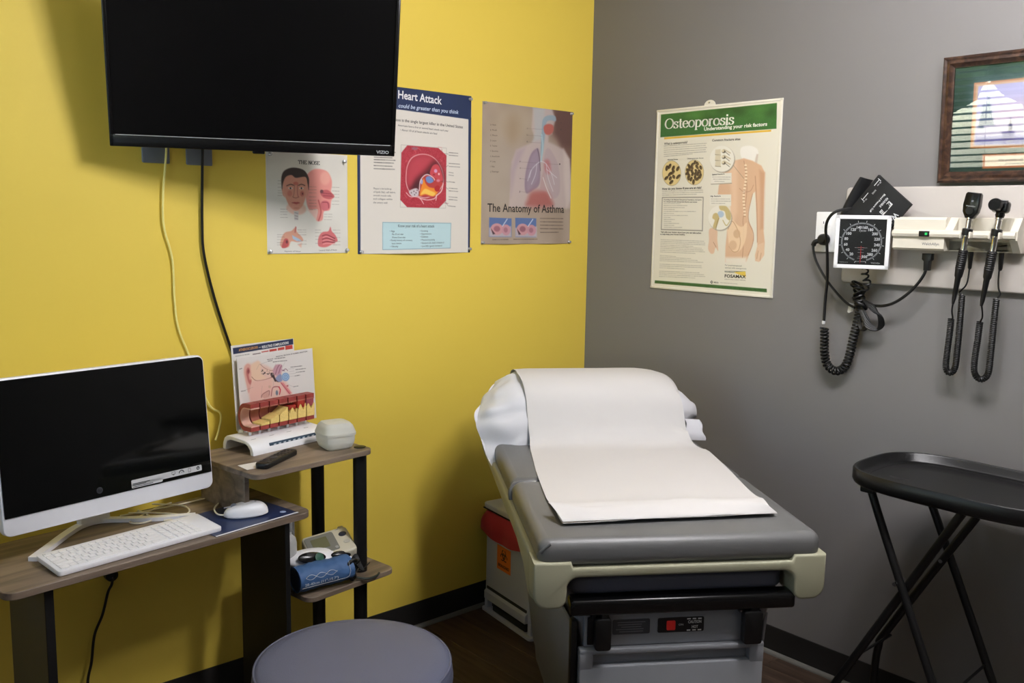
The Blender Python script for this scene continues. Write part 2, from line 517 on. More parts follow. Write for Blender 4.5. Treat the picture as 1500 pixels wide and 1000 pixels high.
        c = np.where(c <= .04045, c / 12.92, ((c + .055) / 1.055) ** 2.4).reshape(-1, 3)
        c = np.vstack([c, c[rim]]); c = np.c_[c, np.ones(len(c))]
        at = me.color_attributes.new('ink', 'FLOAT_COLOR', 'POINT'); at.data.foreach_set('color', c.ravel())
        me.materials.append(print_mat(rough, coat))
        me.validate()
        sheet = link(name, me, parent)
        if self.t:
            mb = MB()
            for vs, fs, col, layer in self.t:
                out = [(p[0] - self.w / 2, -(y0 + thick + wf(min(1, max(0, p[0] / self.w)), min(1, max(0, p[1] / self.h))) + 0.0004 * layer), self.h - p[1]) for p in vs]
                mb.add((out, fs), 0, None, col)
            mb.build(text_name, print_mat(rough, coat), parent)
        return sheet

# ------------------------------------------------------------------ materials
YELLOW = mat('yellow_wall_paint', (231, 203, 82), .55, bump=.08, bump_s=260)
GREYW = mat('grey_wall_paint', (117, 115, 114), .5, bump=.08, bump_s=260)
BASEB = mat('black_cove_base', (30, 29, 28), .45)
TOE = mat('grey_shoe_moulding', (105, 104, 100), .5)
CEILM = mat('white_ceiling', (196, 194, 190), .8)
OFFW = mat('off_white_wall_paint', (128, 126, 122), .6)
FLOORW = wood('walnut_plank', [(50, 38, 31), (72, 56, 46), (90, 72, 60)], 3.0, (14, 1.0, 14), .45, per_object=True)
BLACKP = mat('black_plastic', (13, 13, 14), .4)
BLACKM = mat('black_metal', (12, 12, 13), .45)
SATIN = mat('satin_black_bezel', (14, 14, 15), .22)
SCREEN = mat('dark_glass_screen', (7, 7, 8), .18, spec=.35)
MSCREEN = mat('dark_glass_monitor', (8, 9, 9), .06, spec=.5)
WHITEP = mat('white_plastic', (240, 240, 242), .35)
WHITEK = mat('white_key_plastic', (243, 242, 241), .45)
CREAM = mat('cream_plastic', (214, 208, 194), .4)
CHROME = mat('chrome', (215, 215, 215), .12, 1.0)
DESKW = wood('grey_oak_laminate', [(86, 74, 63), (118, 103, 88), (140, 124, 107)], 2.2, (1.3, 12, 12), .5)
DESKE = wood('grey_oak_edge', [(74, 62, 52), (104, 88, 74)], 3.0, (2, 12, 30), .55)
VINYL = mat('grey_vinyl', (98, 98, 97), .38, bump=.12, bump_s=420)
VINYLD = mat('slate_vinyl', (78, 80, 92), .4, bump=.1, bump_s=420)
PUTTY = mat('putty_trim', (152, 150, 126), .45)
CABGREY = mat('grey_cabinet_enamel', (132, 134, 138), .4)
PAPER = mat('white_crepe_paper', (206, 203, 200), .8, bump=.15, bump_s=700)
LINEN = mat('white_pillowcase', (212, 212, 216), .85, bump=.12, bump_s=300)
RAIL = mat('beige_grey_board', (182, 176, 170), .5)
RUBBER = mat('black_rubber', (10, 10, 11), .5)
CORDM = mat('black_cord', (9, 9, 10), .42)
WHITEC = mat('white_cord', (232, 226, 206), .45)
YCORD = mat('yellowed_cord', (238, 226, 140), .45)

# ------------------------------------------------------------------ room
XL, YF = -3.15, -4.3
def wall_box(name, lo, hi, m):
    c = [(a + b) / 2 for a, b in zip(lo, hi)]; s = [b - a for a, b in zip(lo, hi)]
    return struct(MB().box(c, s).build(name, m))
wall_box('wall_back', (XL, 0, 0), (0.12, 0.12, CEIL), YELLOW)
wall_box('wall_right', (0, YF, 0), (0.12, 0, CEIL), GREYW)
wall_box('wall_front', (XL - .12, YF - .12, 0), (0.12, YF, CEIL), OFFW)
wl = MB()
for lo, hi in (((XL - .12, YF, 0), (XL, WIN['y0'], CEIL)), ((XL - .12, WIN['y1'], 0), (XL, .12, CEIL)),
               ((XL - .12, WIN['y0'], 0), (XL, WIN['y1'], WIN['z0'])), ((XL - .12, WIN['y0'], WIN['z1']), (XL, WIN['y1'], CEIL))):
    wl.box([(a + b) / 2 for a, b in zip(lo, hi)], [b - a for a, b in zip(lo, hi)])
struct(wl.build('wall_left', OFFW))
wall_box('ceiling', (XL - .12, YF - .12, CEIL), (0.12, .12, CEIL + .1), CEILM)
floor = struct(MB().box(((XL) / 2, YF / 2, -.055), (-XL + .24, -YF + .24, .09)).build('floor', BASEB))
rng = random.Random(5)
PW = 0.152
plank_meshes = {}
ix = 0; x = XL
while x < 0:
    w = min(PW, -x); y = YF + rng.uniform(-1.1, -.2); y0 = YF
    while y0 < 0:
        y1 = min(0, y + 1.22); 
        if y1 > y0 + .01:
            L = round(y1 - y0, 3); key = (round(w, 3), L)
            if key not in plank_meshes:
                o = MB().box((0, 0, 0), (w - .0012, L - .0012, .01), .0012, 1).build('plank', FLOORW, floor)
                plank_meshes[key] = o.data
            else: o = link('plank', plank_meshes[key], floor)
            o.location = (x + w / 2, (y0 + y1) / 2, -.005)
        y0 = max(y1, YF); y = y1
    x += PW; ix += 1
# cove base: a flat strip with a curved foot, and a shoe moulding along it
def cove(name, L, rz, loc):
    prof = [(0, 0), (0.013, 0), (0.011, .003), (.007, .012), (.006, .09), (.004, .1), (0, .1)]
    vf = prism_vf(prof, 0, L)
    o = MB().add(vf, 0, Matrix(((0, 0, 1, 0), (-1, 0, 0, 0), (0, 1, 0, 0), (0, 0, 0, 1)))).build(name, BASEB)
    o.location = loc; o.rotation_euler = (0, 0, rz); return struct(o)
cove('baseboard_back', -XL, 0, (XL, 0, 0)); cove('baseboard_right', -YF, -PI / 2, (0, 0, 0))
def shoe(name, L, rz, loc):
    r = .013; prof = [(.013, 0)] + [(.013 + r * math.cos(a), r * math.sin(a)) for a in [PI / 2 * i / 6 for i in range(7)]] + [(.011, .013), (.011, 0)]
    o = MB().add(prism_vf(prof[1:], 0, L), 0, Matrix(((0, 0, 1, 0), (-1, 0, 0, 0), (0, 1, 0, 0), (0, 0, 0, 1)))).build(name, TOE)
    o.location = loc; o.rotation_euler = (0, 0, rz); return struct(o)
shoe('trim_1', -XL - .02, 0, (XL, 0, 0)); shoe('trim_2', -YF - .02, -PI / 2, (0, -.02, 0))

# window in the left wall with its blinds (seen mirrored in the picture glass)
win = bpy.data.objects.new('window_1', None); COL.objects.link(win); struct(win)
win.location = (XL, (WIN['y0'] + WIN['y1']) / 2, WIN['z0'])
ww, wh = WIN['y1'] - WIN['y0'], WIN['z1'] - WIN['z0']
fr = MB()
for c, s in (((-.06, 0, .025), (.06, ww, .05)), ((-.06, 0, wh - .025), (.06, ww, .05)), ((-.06, -ww / 2 + .025, wh / 2), (.06, .05, wh)),
             ((-.06, ww / 2 - .025, wh / 2), (.06, .05, wh)), ((-.06, 0, wh / 2), (.05, .04, wh)), ((-.06, 0, wh * .47), (.05, ww, .04))):
    fr.box(c, s, .004)
fr.build('window_frame', mat('white_window_frame', (220, 220, 218), .4), win)
MB().box((.02, 0, -.012), (.09, ww + .08, .024), .005).build('window_sill', mat('white_window_frame', (220, 220, 218), .4), win)
def thin_glass(name, refl=1.0):
    if name in MATS: return MATS[name]
    m = bpy.data.materials.new(name); m.use_nodes = True; nt = m.node_tree
    nt.nodes.remove(nt.nodes['Principled BSDF'])
    tr = nt.nodes.new('ShaderNodeBsdfTransparent'); gl = nt.nodes.new('ShaderNodeBsdfGlossy'); gl.inputs['Roughness'].default_value = 0.0
    mx = nt.nodes.new('ShaderNodeMixShader'); fz = nt.nodes.new('ShaderNodeFresnel'); fz.inputs['IOR'].default_value = 1.5
    mu = nt.nodes.new('ShaderNodeMath'); mu.operation = 'MULTIPLY'; mu.inputs[1].default_value = refl
    nt.links.new(fz.outputs[0], mu.inputs[0]); nt.links.new(mu.outputs[0], mx.inputs[0])
    nt.links.new(tr.outputs[0], mx.inputs[1]); nt.links.new(gl.outputs[0], mx.inputs[2])
    nt.links.new(mx.outputs[0], nt.nodes['Material Output'].inputs[0])
    MATS[name] = m; return m
MB().box((-.06, 0, wh / 2), (.004, ww - .06, wh - .06)).build('window_pane', thin_glass('window_glass'), win)
SLAT = mat('white_blind_slat', (222, 220, 214), .5)
slat_me = None
nsl = int(wh / .042)
for i in range(nsl):
    z = .03 + i * .042
    if slat_me is None:
        def slat_fn(u, v, o): 
            a = (v - .5) * .05
            return (a * math.cos(R(12)) , (u - .5) * (ww - .03), .003 * (1 - (2 * v - 1) ** 2) + a * math.sin(R(12)) + o)
        so = MB().add(solid_grid(slat_fn, 2, 5, .0016)).build('slat', SLAT, win); slat_me = so.data
    else: so = link('slat', slat_me, win)
    so.location = (.0, 0, z)
for yy in (-ww * .32, ww * .32):
    MB().tube([(0, yy, .02), (0, yy, wh - .02)], .0015, 5).build('ladder_cord', SLAT, win)
MB().box((0, 0, wh - .025), (.06, ww - .02, .05), .004).build('head_rail', SLAT, win)
portal = bpy.data.objects['window_daylight'].data
portal.cycles.is_portal = True
# outside the window
struct(MB().box((-23.3, -1, -.4), (40, 60, .1)).build('ground_outside', mat('lawn_green', (96, 104, 66), .9, noise_s=2, noise_amt=.3)))
struct(MB().box((-7.5, -1, -.34), (3.0, 60, .02)).build('trim_3', mat('pale_concrete', (126, 123, 117), .9)))
def crown(name, loc, r, seed, parent):
    bm = bmesh.new(); bmesh.ops.create_icosphere(bm, subdivisions=4, radius=1)
    for v in bm.verts:
        n = noise.noise(v.co * 2.2 + Vector((seed * 7, 0, 0))) * .35 + noise.noise(v.co * 6 + Vector((0, seed * 5, 0))) * .2
        v.co *= r * (1 + n)
    return MB().add(from_bm(bm)).build(name, mat('leaf_green', (70, 88, 48), .8, noise_s=5, noise_amt=.5), parent, loc=loc)
for i, (tx, ty, tr) in enumerate(((-13, 6, 2.0), (-15, 1.5, 2.4), (-12.5, -4, 1.8), (-17, 11, 2.6))):
    tk = MB().tube([(0, 0, 0), (.1, 0, 1.4), (0, .1, 3)], lambda t: .2 - .08 * t, 10, smooth=4).build('tree', mat('bark', (84, 70, 58), .9), loc=(tx, ty, -.36))
    struct(tk); crown('crown', (0, 0, 2.6 + tr * .6), tr, i + 1, tk)
# ceiling fixtures, above the frame; the rear one is an added, unseen lamp
for (lx, ly, lr, lp) in LAMPS:
    t = bpy.data.objects.new('ceiling_light', None); COL.objects.link(t); t.location = (lx, ly, CEIL); struct(t); t.rotation_euler = (0, 0, lr)
    MB().box((0, 0, -.012), (.30, 1.24, .024), .004).build('fixture_body', WHITEP, t)
    for e in (-1, 1): MB().box((0, e * .612, -.05), (.28, .016, .10), .004).build('end_plate', WHITEP, t)
# ------------------------------------------------------------------ television on the back wall
TVY = -0.398; TVT = -0.222
tv = thing('television', (-1.644, -.259, 1.763), 'large black flat screen television tilted down over the yellow wall', 'television', rz=TVY)
tvm = Matrix.Rotation(TVT, 4, 'X').inverted()      # top leans out into the room
TW, TH = .794, .475
m = MB().add(prism_vf(rrect(TW, TH, .008, 4, 0, TH / 2), -.0, .03, .003), 0, tvm @ xf((0, 0, 0), rx=PI / 2) @ Matrix.Translation((0, 0, -.03)))
m.box((0, .05, TH * .45), (TW * .62, .045, TH * .6), .015, 2, 0, tvm)
m.build('housing', BLACKP, tv)
bz = .012; cb = .034
b = MB()
for c, s in (((0, -.002, cb / 2), (TW, .008, cb)), ((0, -.002, TH - bz / 2), (TW, .008, bz)), ((-TW / 2 + bz / 2, -.002, TH / 2), (bz, .008, TH)), ((TW / 2 - bz / 2, -.002, TH / 2), (bz, .008, TH))):
    b.box(c, s, .0025, 2, 0, tvm)
b.build('bezel', SATIN, tv)
MB().box((0, .0005, TH / 2 + .01), (TW - 2 * bz + .004, .003, TH - cb - bz + .004), 0, 1, 0, tvm).build('screen', SCREEN, tv)
MB().box((0, -.0065, cb - .0015), (TW - .03, .002, .002), .0008, 1, 0, tvm).build('bezel_highlight', mat('painted_highlight', (226, 228, 232), .3, .6), tv)  # pale strip paints the reflected highlight along the bottom bezel
MB().box((-.0, .006, -.004), (.035, .014, .008), .003, 2, 0, tvm).build('sensor_bump', SATIN, tv)
vs, fs, wd = text_vf('VIZIO', bold=.02)
k = .038 / wd
lg = MB().add(([(x * k, 0, y * .0095) for x, y in vs], fs), 0, tvm @ Matrix.Translation((TW / 2 - .056, -.0066, .0075)))
lg.build('logo', mat('silver_lettering', (190, 192, 196), .35, .3), tv)
# wall bracket (behind the set)
br = MB().box((0, 0, 0), (.2, .016, .2), .003); 
brk = br.build('mount_plate', BLACKM, tv); brk.rotation_euler = (0, 0, -TVY); brk.location = tuple(Matrix.Rotation(-TVY, 3, 'Z') @ Vector((.12, .25, .2)))
arm = MB().tube([tuple(Matrix.Rotation(-TVY, 3, 'Z') @ Vector((.12, .245, .2))), (0.02, .07, .22)], .014, 10).build('mount_arm', BLACKM, tv)

# ------------------------------------------------------------------ cable plates and cords on the yellow wall
PLATE = mat('blue_grey_plate', (118, 124, 134), .5)
def cable_plate(x0, x1, z0, z1, label, k):
    t = thing('wall_plate', ((x0 + x1) / 2, 0, z0), label, 'wall plate')
    w, h = x1 - x0, z1 - z0
    MB().add(prism_vf(rrect(w, h, .004, 3, 0, h / 2), 0, .008, .003), 0, xf((0, 0, 0), rx=PI / 2)).build('cover', PLATE, t)
    MB().box((k, -.011, h * .55), (.02, .008, .022), .002).build('socket', mat('socket_grey', (92, 96, 104), .5), t)
    return t
cable_plate(-1.889, -1.807, 1.727, 1.842, 'blue-grey cable plate below the TV, the left one, with the pale yellow cord', .02)
cable_plate(-1.757, -1.675, 1.727, 1.842, 'blue-grey cable plate below the TV, the right one, with the black cord', .006)
def wall_cord(name, pts, r, m, label, n=8):
    t = MB().tube(pts, r, n, smooth=8).build(name, m)
    return tag(t, label, 'cord')
c = thing('hanging_cord', (-1.829, -.02, 1.80), 'thin pale yellow cord hanging down the wall behind the monitor', 'cord')
ox, oy, oz = -1.829, -.02, 1.80
MB().tube([(x - ox, y - oy, z - oz) for x, y, z in ((-1.826, -.014, 1.80), (-1.822, -.02, 1.766), (-1.832, -.012, 1.645), (-1.833, -.010, 1.544), (-1.81, -.008, 1.442), (-1.807, -.008, 1.317), (-1.798, -.008, 1.232), (-1.768, -.008, 1.145), (-1.712, -.010, .987), (-1.674, -.012, .949), (-1.68, -.014, .90), (-1.70, -.03, .868))], .0034, 8, smooth=8).build('cable', YCORD, c)
MB().box((.003, .003, 0), (.011, .012, .03), .003).build('connector', YCORD, c)
c = thing('hanging_cord', (-1.709, -.02, 1.79), 'thick black cord hanging from the TV wall plate to the shelf', 'cord')
ox, oy, oz = -1.709, -.02, 1.79
MB().tube([(x - ox, y - oy, z - oz) for x, y, z in ((-1.710, -.02, 1.79), (-1.711, -.012, 1.70), (-1.715, -.010, 1.545), (-1.711, -.010, 1.451), (-1.68, -.010, 1.311), (-1.632, -.010, 1.155), (-1.60, -.012, 1.05), (-1.59, -.02, .90))], .0045, 8, smooth=8).build('cable', CORDM, c)
MB().box((0, 0, .006), (.03, .014, .03), .003).build('connector', BLACKP, c)

# ------------------------------------------------------------------ posters
TACK = mat('clear_tack', (205, 205, 205), .25, .6)
def tacks(t, pts):
    for x, z in pts:
        MB().lathe([(0, .0), (.0055, .001), (.006, .003), (.003, .006), (.0035, .010), (.0055, .012), (0, .0135)], 14, 0, xf((x, -.0006, z), rx=PI / 2)).build('tack', TACK, t)

def poster(name, loc, rz, label, w, h, quad, res, base, cat='poster'):
    t = thing(name, loc, label, cat, rz=rz)
    return t, Art(w, h, quad, res, base)

def nose():
    w, h = .302, .325 + .008
    t, a = poster('nose_poster', (-1.344, 0, 1.454), 0, 'small white anatomy poster headed THE NOSE, below the TV', w, h, [(68, 380), (505, 392), (514, 924), (82, 928)], .0018, (222, 218, 208))
    a.noise(3, .05)
    SK, SKD, PK, RD = (214, 150, 128), (150, 88, 76), (226, 148, 138), (190, 92, 96)
    a.poly([(290, 500), (330, 472), (390, 480), (418, 520), (422, 560), (418, 590), (436, 618), (420, 640), (412, 690), (380, 700), (372, 745), (340, 748), (345, 690), (300, 690), (280, 620), (275, 540)], PK, .003, smooth=True)
    a.poly([(290, 690), (345, 690), (340, 748), (300, 700)], (236, 190, 178), .004, .8)
    a.ell((385, 520), 28, 36, (236, 172, 158), soft=.006, alpha=.7)
    a.poly([(362, 590), (395, 582), (420, 598), (436, 618), (412, 632), (380, 626), (362, 608)], RD, .002, smooth=True)
    a.poly([(362, 655), (384, 640), (408, 650), (412, 676), (396, 694), (370, 690)], (206, 110, 116), .002, smooth=True)
    a.line([(372, 650), (400, 652), (406, 680)], .003, (150, 60, 70), smooth=True); a.line([(350, 640), (364, 700), (352, 748)], .005, (196, 92, 92), smooth=True)
    a.ell((367, 592), 9, 10, (110, 60, 66)); a.line([(372, 600), (420, 604)], .002, (130, 50, 60)); a.line([(376, 614), (424, 616)], .002, (130, 50, 60))
    # face
    a.poly([(180, 690), (195, 660), (262, 660), (284, 692), (260, 716), (215, 716)], (222, 186, 168), .004, smooth=True)
    a.poly([(160, 545), (163, 600), (175, 630), (192, 668), (212, 690), (230, 697), (250, 688), (268, 664), (282, 620), (290, 580), (292, 540), (270, 510), (226, 500), (180, 512)], SK, .0025, smooth=True)
    a.poly([(153, 580), (160, 575), (166, 610), (172, 630), (160, 616)], SK, .0015); a.poly([(294, 575), (299, 580), (293, 612), (285, 628)], SK, .0015)
    a.poly([(152, 560), (152, 520), (165, 488), (200, 470), (240, 470), (275, 484), (296, 520), (298, 560), (296, 585), (290, 548), (278, 516), (228, 522), (205, 508), (176, 518), (161, 550), (156, 586)], (58, 44, 40), .002, smooth=True)
    a.line([(180, 566), (200, 558), (216, 562)], .003, (80, 52, 46), smooth=True); a.line([(242, 562), (258, 556), (276, 562)], .003, (80, 52, 46), smooth=True)
    a.ell((200, 578), 11, 5, (230, 220, 212)); a.ell((258, 577), 11, 5, (230, 220, 212)); a.ell((200, 578), 5, 5, (60, 46, 44)); a.ell((258, 577), 5, 5, (60, 46, 44))
    a.ell((228, 552), 14, 9, (196, 96, 84), soft=.002, alpha=.7); a.line([(222, 560), (218, 610), (212, 624)], .002, SKD, .8, True); a.line([(236, 560), (238, 610), (244, 624)], .0025, (170, 90, 84), .9, True)
    a.ell((196, 606), 13, 16, (196, 110, 96), soft=.003, alpha=.6); a.ell((262, 606), 11, 15, (186, 92, 84), soft=.003, alpha=.7); a.ell((264, 606), 3, 6, (90, 40, 40))
    a.line([(214, 626), (228, 630), (242, 625)], .002, SKD); a.poly([(206, 655), (222, 650), (230, 652), (240, 650), (252, 655), (232, 664)], (190, 86, 82), .001); a.line([(208, 656), (250, 656)], .0012, (120, 50, 50))
    a.ell((232, 684), 16, 5, (186, 118, 98), soft=.003, alpha=.6)
    a.poly([(218, 700), (244, 700), (242, 748), (222, 748)], (196, 190, 186), .0015); a.line([(224, 708), (240, 712)], .0015, (120, 110, 110)); a.line([(224, 724), (240, 728)], .0015, (120, 110, 110)); a.line([(224, 738), (240, 742)], .0015, (120, 110, 110))
    # lower details
    a.poly([(150, 888), (152, 850), (172, 815), (205, 806), (222, 790), (232, 784), (236, 810), (262, 838), (268, 858), (240, 866), (205, 862), (190, 892)], (214, 158, 134), .002, smooth=True)
    a.poly([(210, 828), (250, 850), (262, 862), (236, 860), (214, 848)], (170, 192, 214), .002); a.poly([(155, 892), (170, 850), (188, 850), (192, 880), (176, 896)], (188, 84, 82), .002, smooth=True)
    a.line([(230, 785), (226, 812)], .004, (186, 96, 90)); a.ell((182, 864), 6, 9, (110, 50, 54)); a.poly([(240, 880), (262, 868), (258, 896)], (222, 180, 160), .002)
    a.poly([(348, 880), (352, 840), (372, 812), (404, 806), (416, 782), (424, 806), (444, 828), (456, 858), (440, 868), (400, 890), (366, 892)], (206, 110, 112), .002, smooth=True)
    for dy in (0, 18, 36): a.line([(372, 832 + dy), (398, 826 + dy), (440, 846 + dy * .6)], .003, (128, 40, 52), smooth=True); a.line([(376, 840 + dy), (400, 836 + dy), (440, 854 + dy * .6)], .002, (236, 170, 166), smooth=True)
    for (x0, x1, ys) in ((134, 160, (540, 556, 574, 592, 604, 618)), (300, 338, (568, 584, 600, 622, 640, 656, 672, 690)), (424, 462, (568, 588, 606, 622, 642, 660)), (148, 185, (690, 704, 718, 734)), (382, 424, (714, 728, 744)), (132, 170, (826, 838, 852, 868, 880)), (240, 285, (800, 812, 826, 858, 876)), (334, 366, (800, 814, 834, 850, 872)), (430, 470, (800, 816, 840, 862, 880))):
        for yy in ys: a.greek((x0, yy), (x1, yy), .0014, (110, 100, 92), .6)
    a.text('THE NOSE', (240, 447), (354, 449), (240, 428), (30, 28, 28), serif=(.22, .08, .06))
    a.text('Septum of Nose', (170, 917), (254, 918), (170, 909), (50, 46, 44)); a.text('Lateral Wall of Nose', (354, 913), (452, 911), (354, 905), (50, 46, 44))
    a.build(t, 'printed_sheet', .4, .15, lambda u, v: .003 * max(0, v - .8) * 5 * abs(math.sin(u * PI)))
    tacks(t, [(-w / 2 + .013, h - .012), (w / 2 - .015, h - .022), (-w / 2 + .008, .008), (w / 2 - .006, .01)])
nose()

def heart():
    w, h = .502, .588
    t, a = poster('heart_attack_poster', (-.902, 0, 1.449), 0, 'white heart attack poster with navy banner, partly behind the TV', w, h, [(58, 20), (708, 82), (696, 918), (88, 932)], .0018, (226, 220, 210))
    a.poly([(30, 0), (712, 0), (704, 212), (310, 168), (60, 140)], (30, 46, 84))
    a.poly([(55, 100), (78, 100), (102, 932), (84, 932)], (30, 46, 84)); a.poly([(690, 200), (712, 200), (700, 925), (686, 925)], (30, 46, 84))
    a.line([(312, 358), (566, 370), (562, 690), (312, 688), (312, 358)], .0012, (170, 164, 156))
    RED = (176, 52, 66)
    o8 = [(346, 360), (520, 370), (566, 410), (564, 650), (524, 690), (350, 688), (312, 650), (314, 400)]
    a.poly(o8, RED, .001, mottle=9)
    for i in range(60):
        x = 318 + a.rng.rand() * 240; y = 366 + a.rng.rand() * 316; dx = a.rng.randn() * 16; dy = a.rng.randn() * 16
        a.line([(x, y), (x + dx * .5, y + dy * .3), (x + dx, y + dy)], .0022, [(214, 96, 104), (134, 28, 44), (226, 130, 130)][i % 3], .55, True)
    a.ell((388, 376), 18, 8, (150, 110, 122), soft=.003, alpha=.8)
    ring = [(340, 520), (346, 470), (372, 424), (420, 404), (474, 410), (516, 440), (544, 490), (552, 548), (534, 590), (500, 620), (450, 640), (400, 628), (360, 606), (342, 566)]
    a.poly(ring, (222, 170, 170), .0015, smooth=True)
    c0 = np.array([446, 520]); inner = [tuple(c0 + (np.array(p) - c0) * .955) for p in ring]
    a.poly(inner, (172, 52, 66), .0015, smooth=True)
    a.poly([(370, 590), (400, 540), (450, 500), (500, 450), (530, 480), (545, 540), (470, 560), (410, 600)], (60, 22, 30), .022, .95, smooth=True)
    a.poly([(352, 520), (370, 452), (430, 420), (480, 430), (440, 480), (390, 530), (366, 572)], (192, 72, 84), .014, .8, smooth=True)
    a.poly([(474, 500), (492, 464), (520, 462), (540, 505), (545, 545), (505, 540), (480, 520)], (204, 74, 84), .002, smooth=True)
    a.ell((506, 494), 9, 10, (214, 160, 200), soft=.002); a.ell((524, 510), 5, 6, (240, 190, 190)); a.ell((496, 514), 6, 5, (160, 40, 50))
    a.poly([(416, 600), (424, 545), (440, 522), (464, 514), (490, 524), (530, 545), (545, 560), (520, 600), (500, 628), (440, 628)], (186, 62, 60), .002, smooth=True)
    a.poly([(418, 618), (432, 560), (440, 535), (450, 560), (470, 580), (505, 588), (518, 606), (496, 628), (450, 620), (425, 628)], (236, 140, 44), .003, smooth=True)
    a.poly([(424, 620), (446, 590), (480, 600), (505, 612), (490, 628), (450, 616)], (246, 204, 96), .003, .9, smooth=True)
    a.poly([(452, 530), (470, 522), (490, 536), (494, 550), (474, 560), (456, 552)], (110, 140, 196), .002, smooth=True); a.ell((428, 552), 7, 14, (160, 170, 210), soft=.002)
    a.poly([(500, 585), (516, 570), (530, 580), (526, 600), (508, 602)], (176, 32, 40), .001, smooth=True)
    a.line([(416, 600), (420, 552), (438, 524), (462, 514), (492, 530), (500, 542)], .0035, (232, 210, 212), 1, True); a.ell((520, 545), 10, 7, (220, 150, 170), soft=.003, alpha=.8)
    a.poly([(358, 606), (380, 592), (400, 588), (412, 600), (408, 628), (376, 630)], (206, 196, 200), .002, smooth=True)
    for (x, y) in ((372, 612), (386, 604), (398, 612), (390, 622), (404, 598)): a.ell((x, y), 3, 3, (70, 40, 50))
    a.line([(344, 612), (366, 632), (396, 632), (420, 640), (440, 668)], .003, (232, 200, 200), 1, True); a.line([(420, 640), (460, 648), (500, 640), (512, 622), (508, 650)], .003, (236, 206, 204), 1, True); a.line([(548, 560), (538, 600), (510, 625)], .004, (236, 206, 204), 1, True)
    # labels
    for (ys, x1) in (((394, 408), 630), ((452, 468), 640), ((500, 514), 606), ((550,), 612), ((584, 598), 630), ((630, 644), 626), ((678,), 616)):
        for yy in ys: a.greek((580, yy), (x1, yy + 3), .0026, (80, 76, 72), .7)
    for y0, y1 in ((400, 402), (478, 462), (545, 552), (575, 590), (650, 678)): a.line([(556, y0), (576, y1)], .0012, (110, 100, 96))
    for i, yy in enumerate((398, 413, 427, 440, 455, 472, 488)): a.greek((164, yy), (280 - (i % 3) * 8, yy + 2), .0032, (70, 68, 66), .75)
    # box
    a.poly([(218, 768), (592, 768), (586, 896), (218, 908)], (190, 218, 222), .001); a.line([(218, 768), (592, 768), (586, 896), (218, 908), (218, 768)], .002, (120, 160, 176))
    for (x0, x1, y) in ((300, 330, 818), (262, 280, 818),): pass
    C = (52, 54, 58)
    a.text('• Age', (256, 817), (283, 817), (256, 807), C); a.text('Men 45 and older', (268, 833), (330, 832), (268, 824), C); a.text('Women 55 and older', (268, 849), (340, 848), (268, 840), C)
    a.text('• Family history of coronary', (256, 864), (376, 862), (256, 855), C); a.text('heart disease', (266, 880), (316, 878), (266, 871), C); a.text('• Obesity', (256, 896), (299, 894), (256, 887), C)
    a.text('• Smoking', (420, 814), (464, 813), (420, 805), C); a.text('• Hypertension', (420, 829), (482, 828), (420, 820), C); a.text('• Diabetes', (420, 844), (464, 843), (420, 835), C)
    a.text('• Physical inactivity', (420, 860), (500, 858), (420, 851), C); a.text('• Elevated LDL (bad) cholesterol', (420, 876), (550, 872), (420, 867), C); a.text('• Low HDL (good) cholesterol', (420, 892), (538, 888), (420, 883), C)
    a.text('Know your risk of a heart attack', (302, 792), (500, 791), (302, 777), (40, 44, 52))
    for s, y, x1 in (('Plaque is the build-up', 592, 262), ('of lipids (fat), cell debris,', 610, 285), ('smooth muscle cells,', 628, 262), ('and collagen within', 646, 268), ('the artery wall', 665, 241)):
        a.text(s, (164, y + 5), (x1, y + 6), (164, y - 5), (60, 58, 58))
    WH = (238, 238, 240)
    a.text('Heart Attack', (291, 105), (538, 132), (291, 58), WH, bold=.018)
    a.text('could be greater than you think', (294, 155), (634, 183), (294, 132), (206, 220, 240), shear=.22, bold=.012)
    a.text('disease is the single largest killer in the United States', (250, 227), (658, 261), (250, 210), (48, 46, 48), bold=.008)
    a.text('Americans have a first or second heart attack each year', (292, 257), (576, 281), (292, 246), (52, 50, 52)); a.text('• About 1/3 of all heart attacks are fatal', (306, 282), (512, 298), (306, 271), (60, 58, 60))
    a.build(t, 'printed_sheet', .4, .15, lambda u, v: .012 * max(0, v - .85) / .15 * math.sin(u * PI) ** 2)
    tacks(t, [(w / 2 - .008, h - .012), (w / 2 - .005, .014), (-w / 2 + .012, .008), (-w / 2 + .01, h - .01)])
heart()

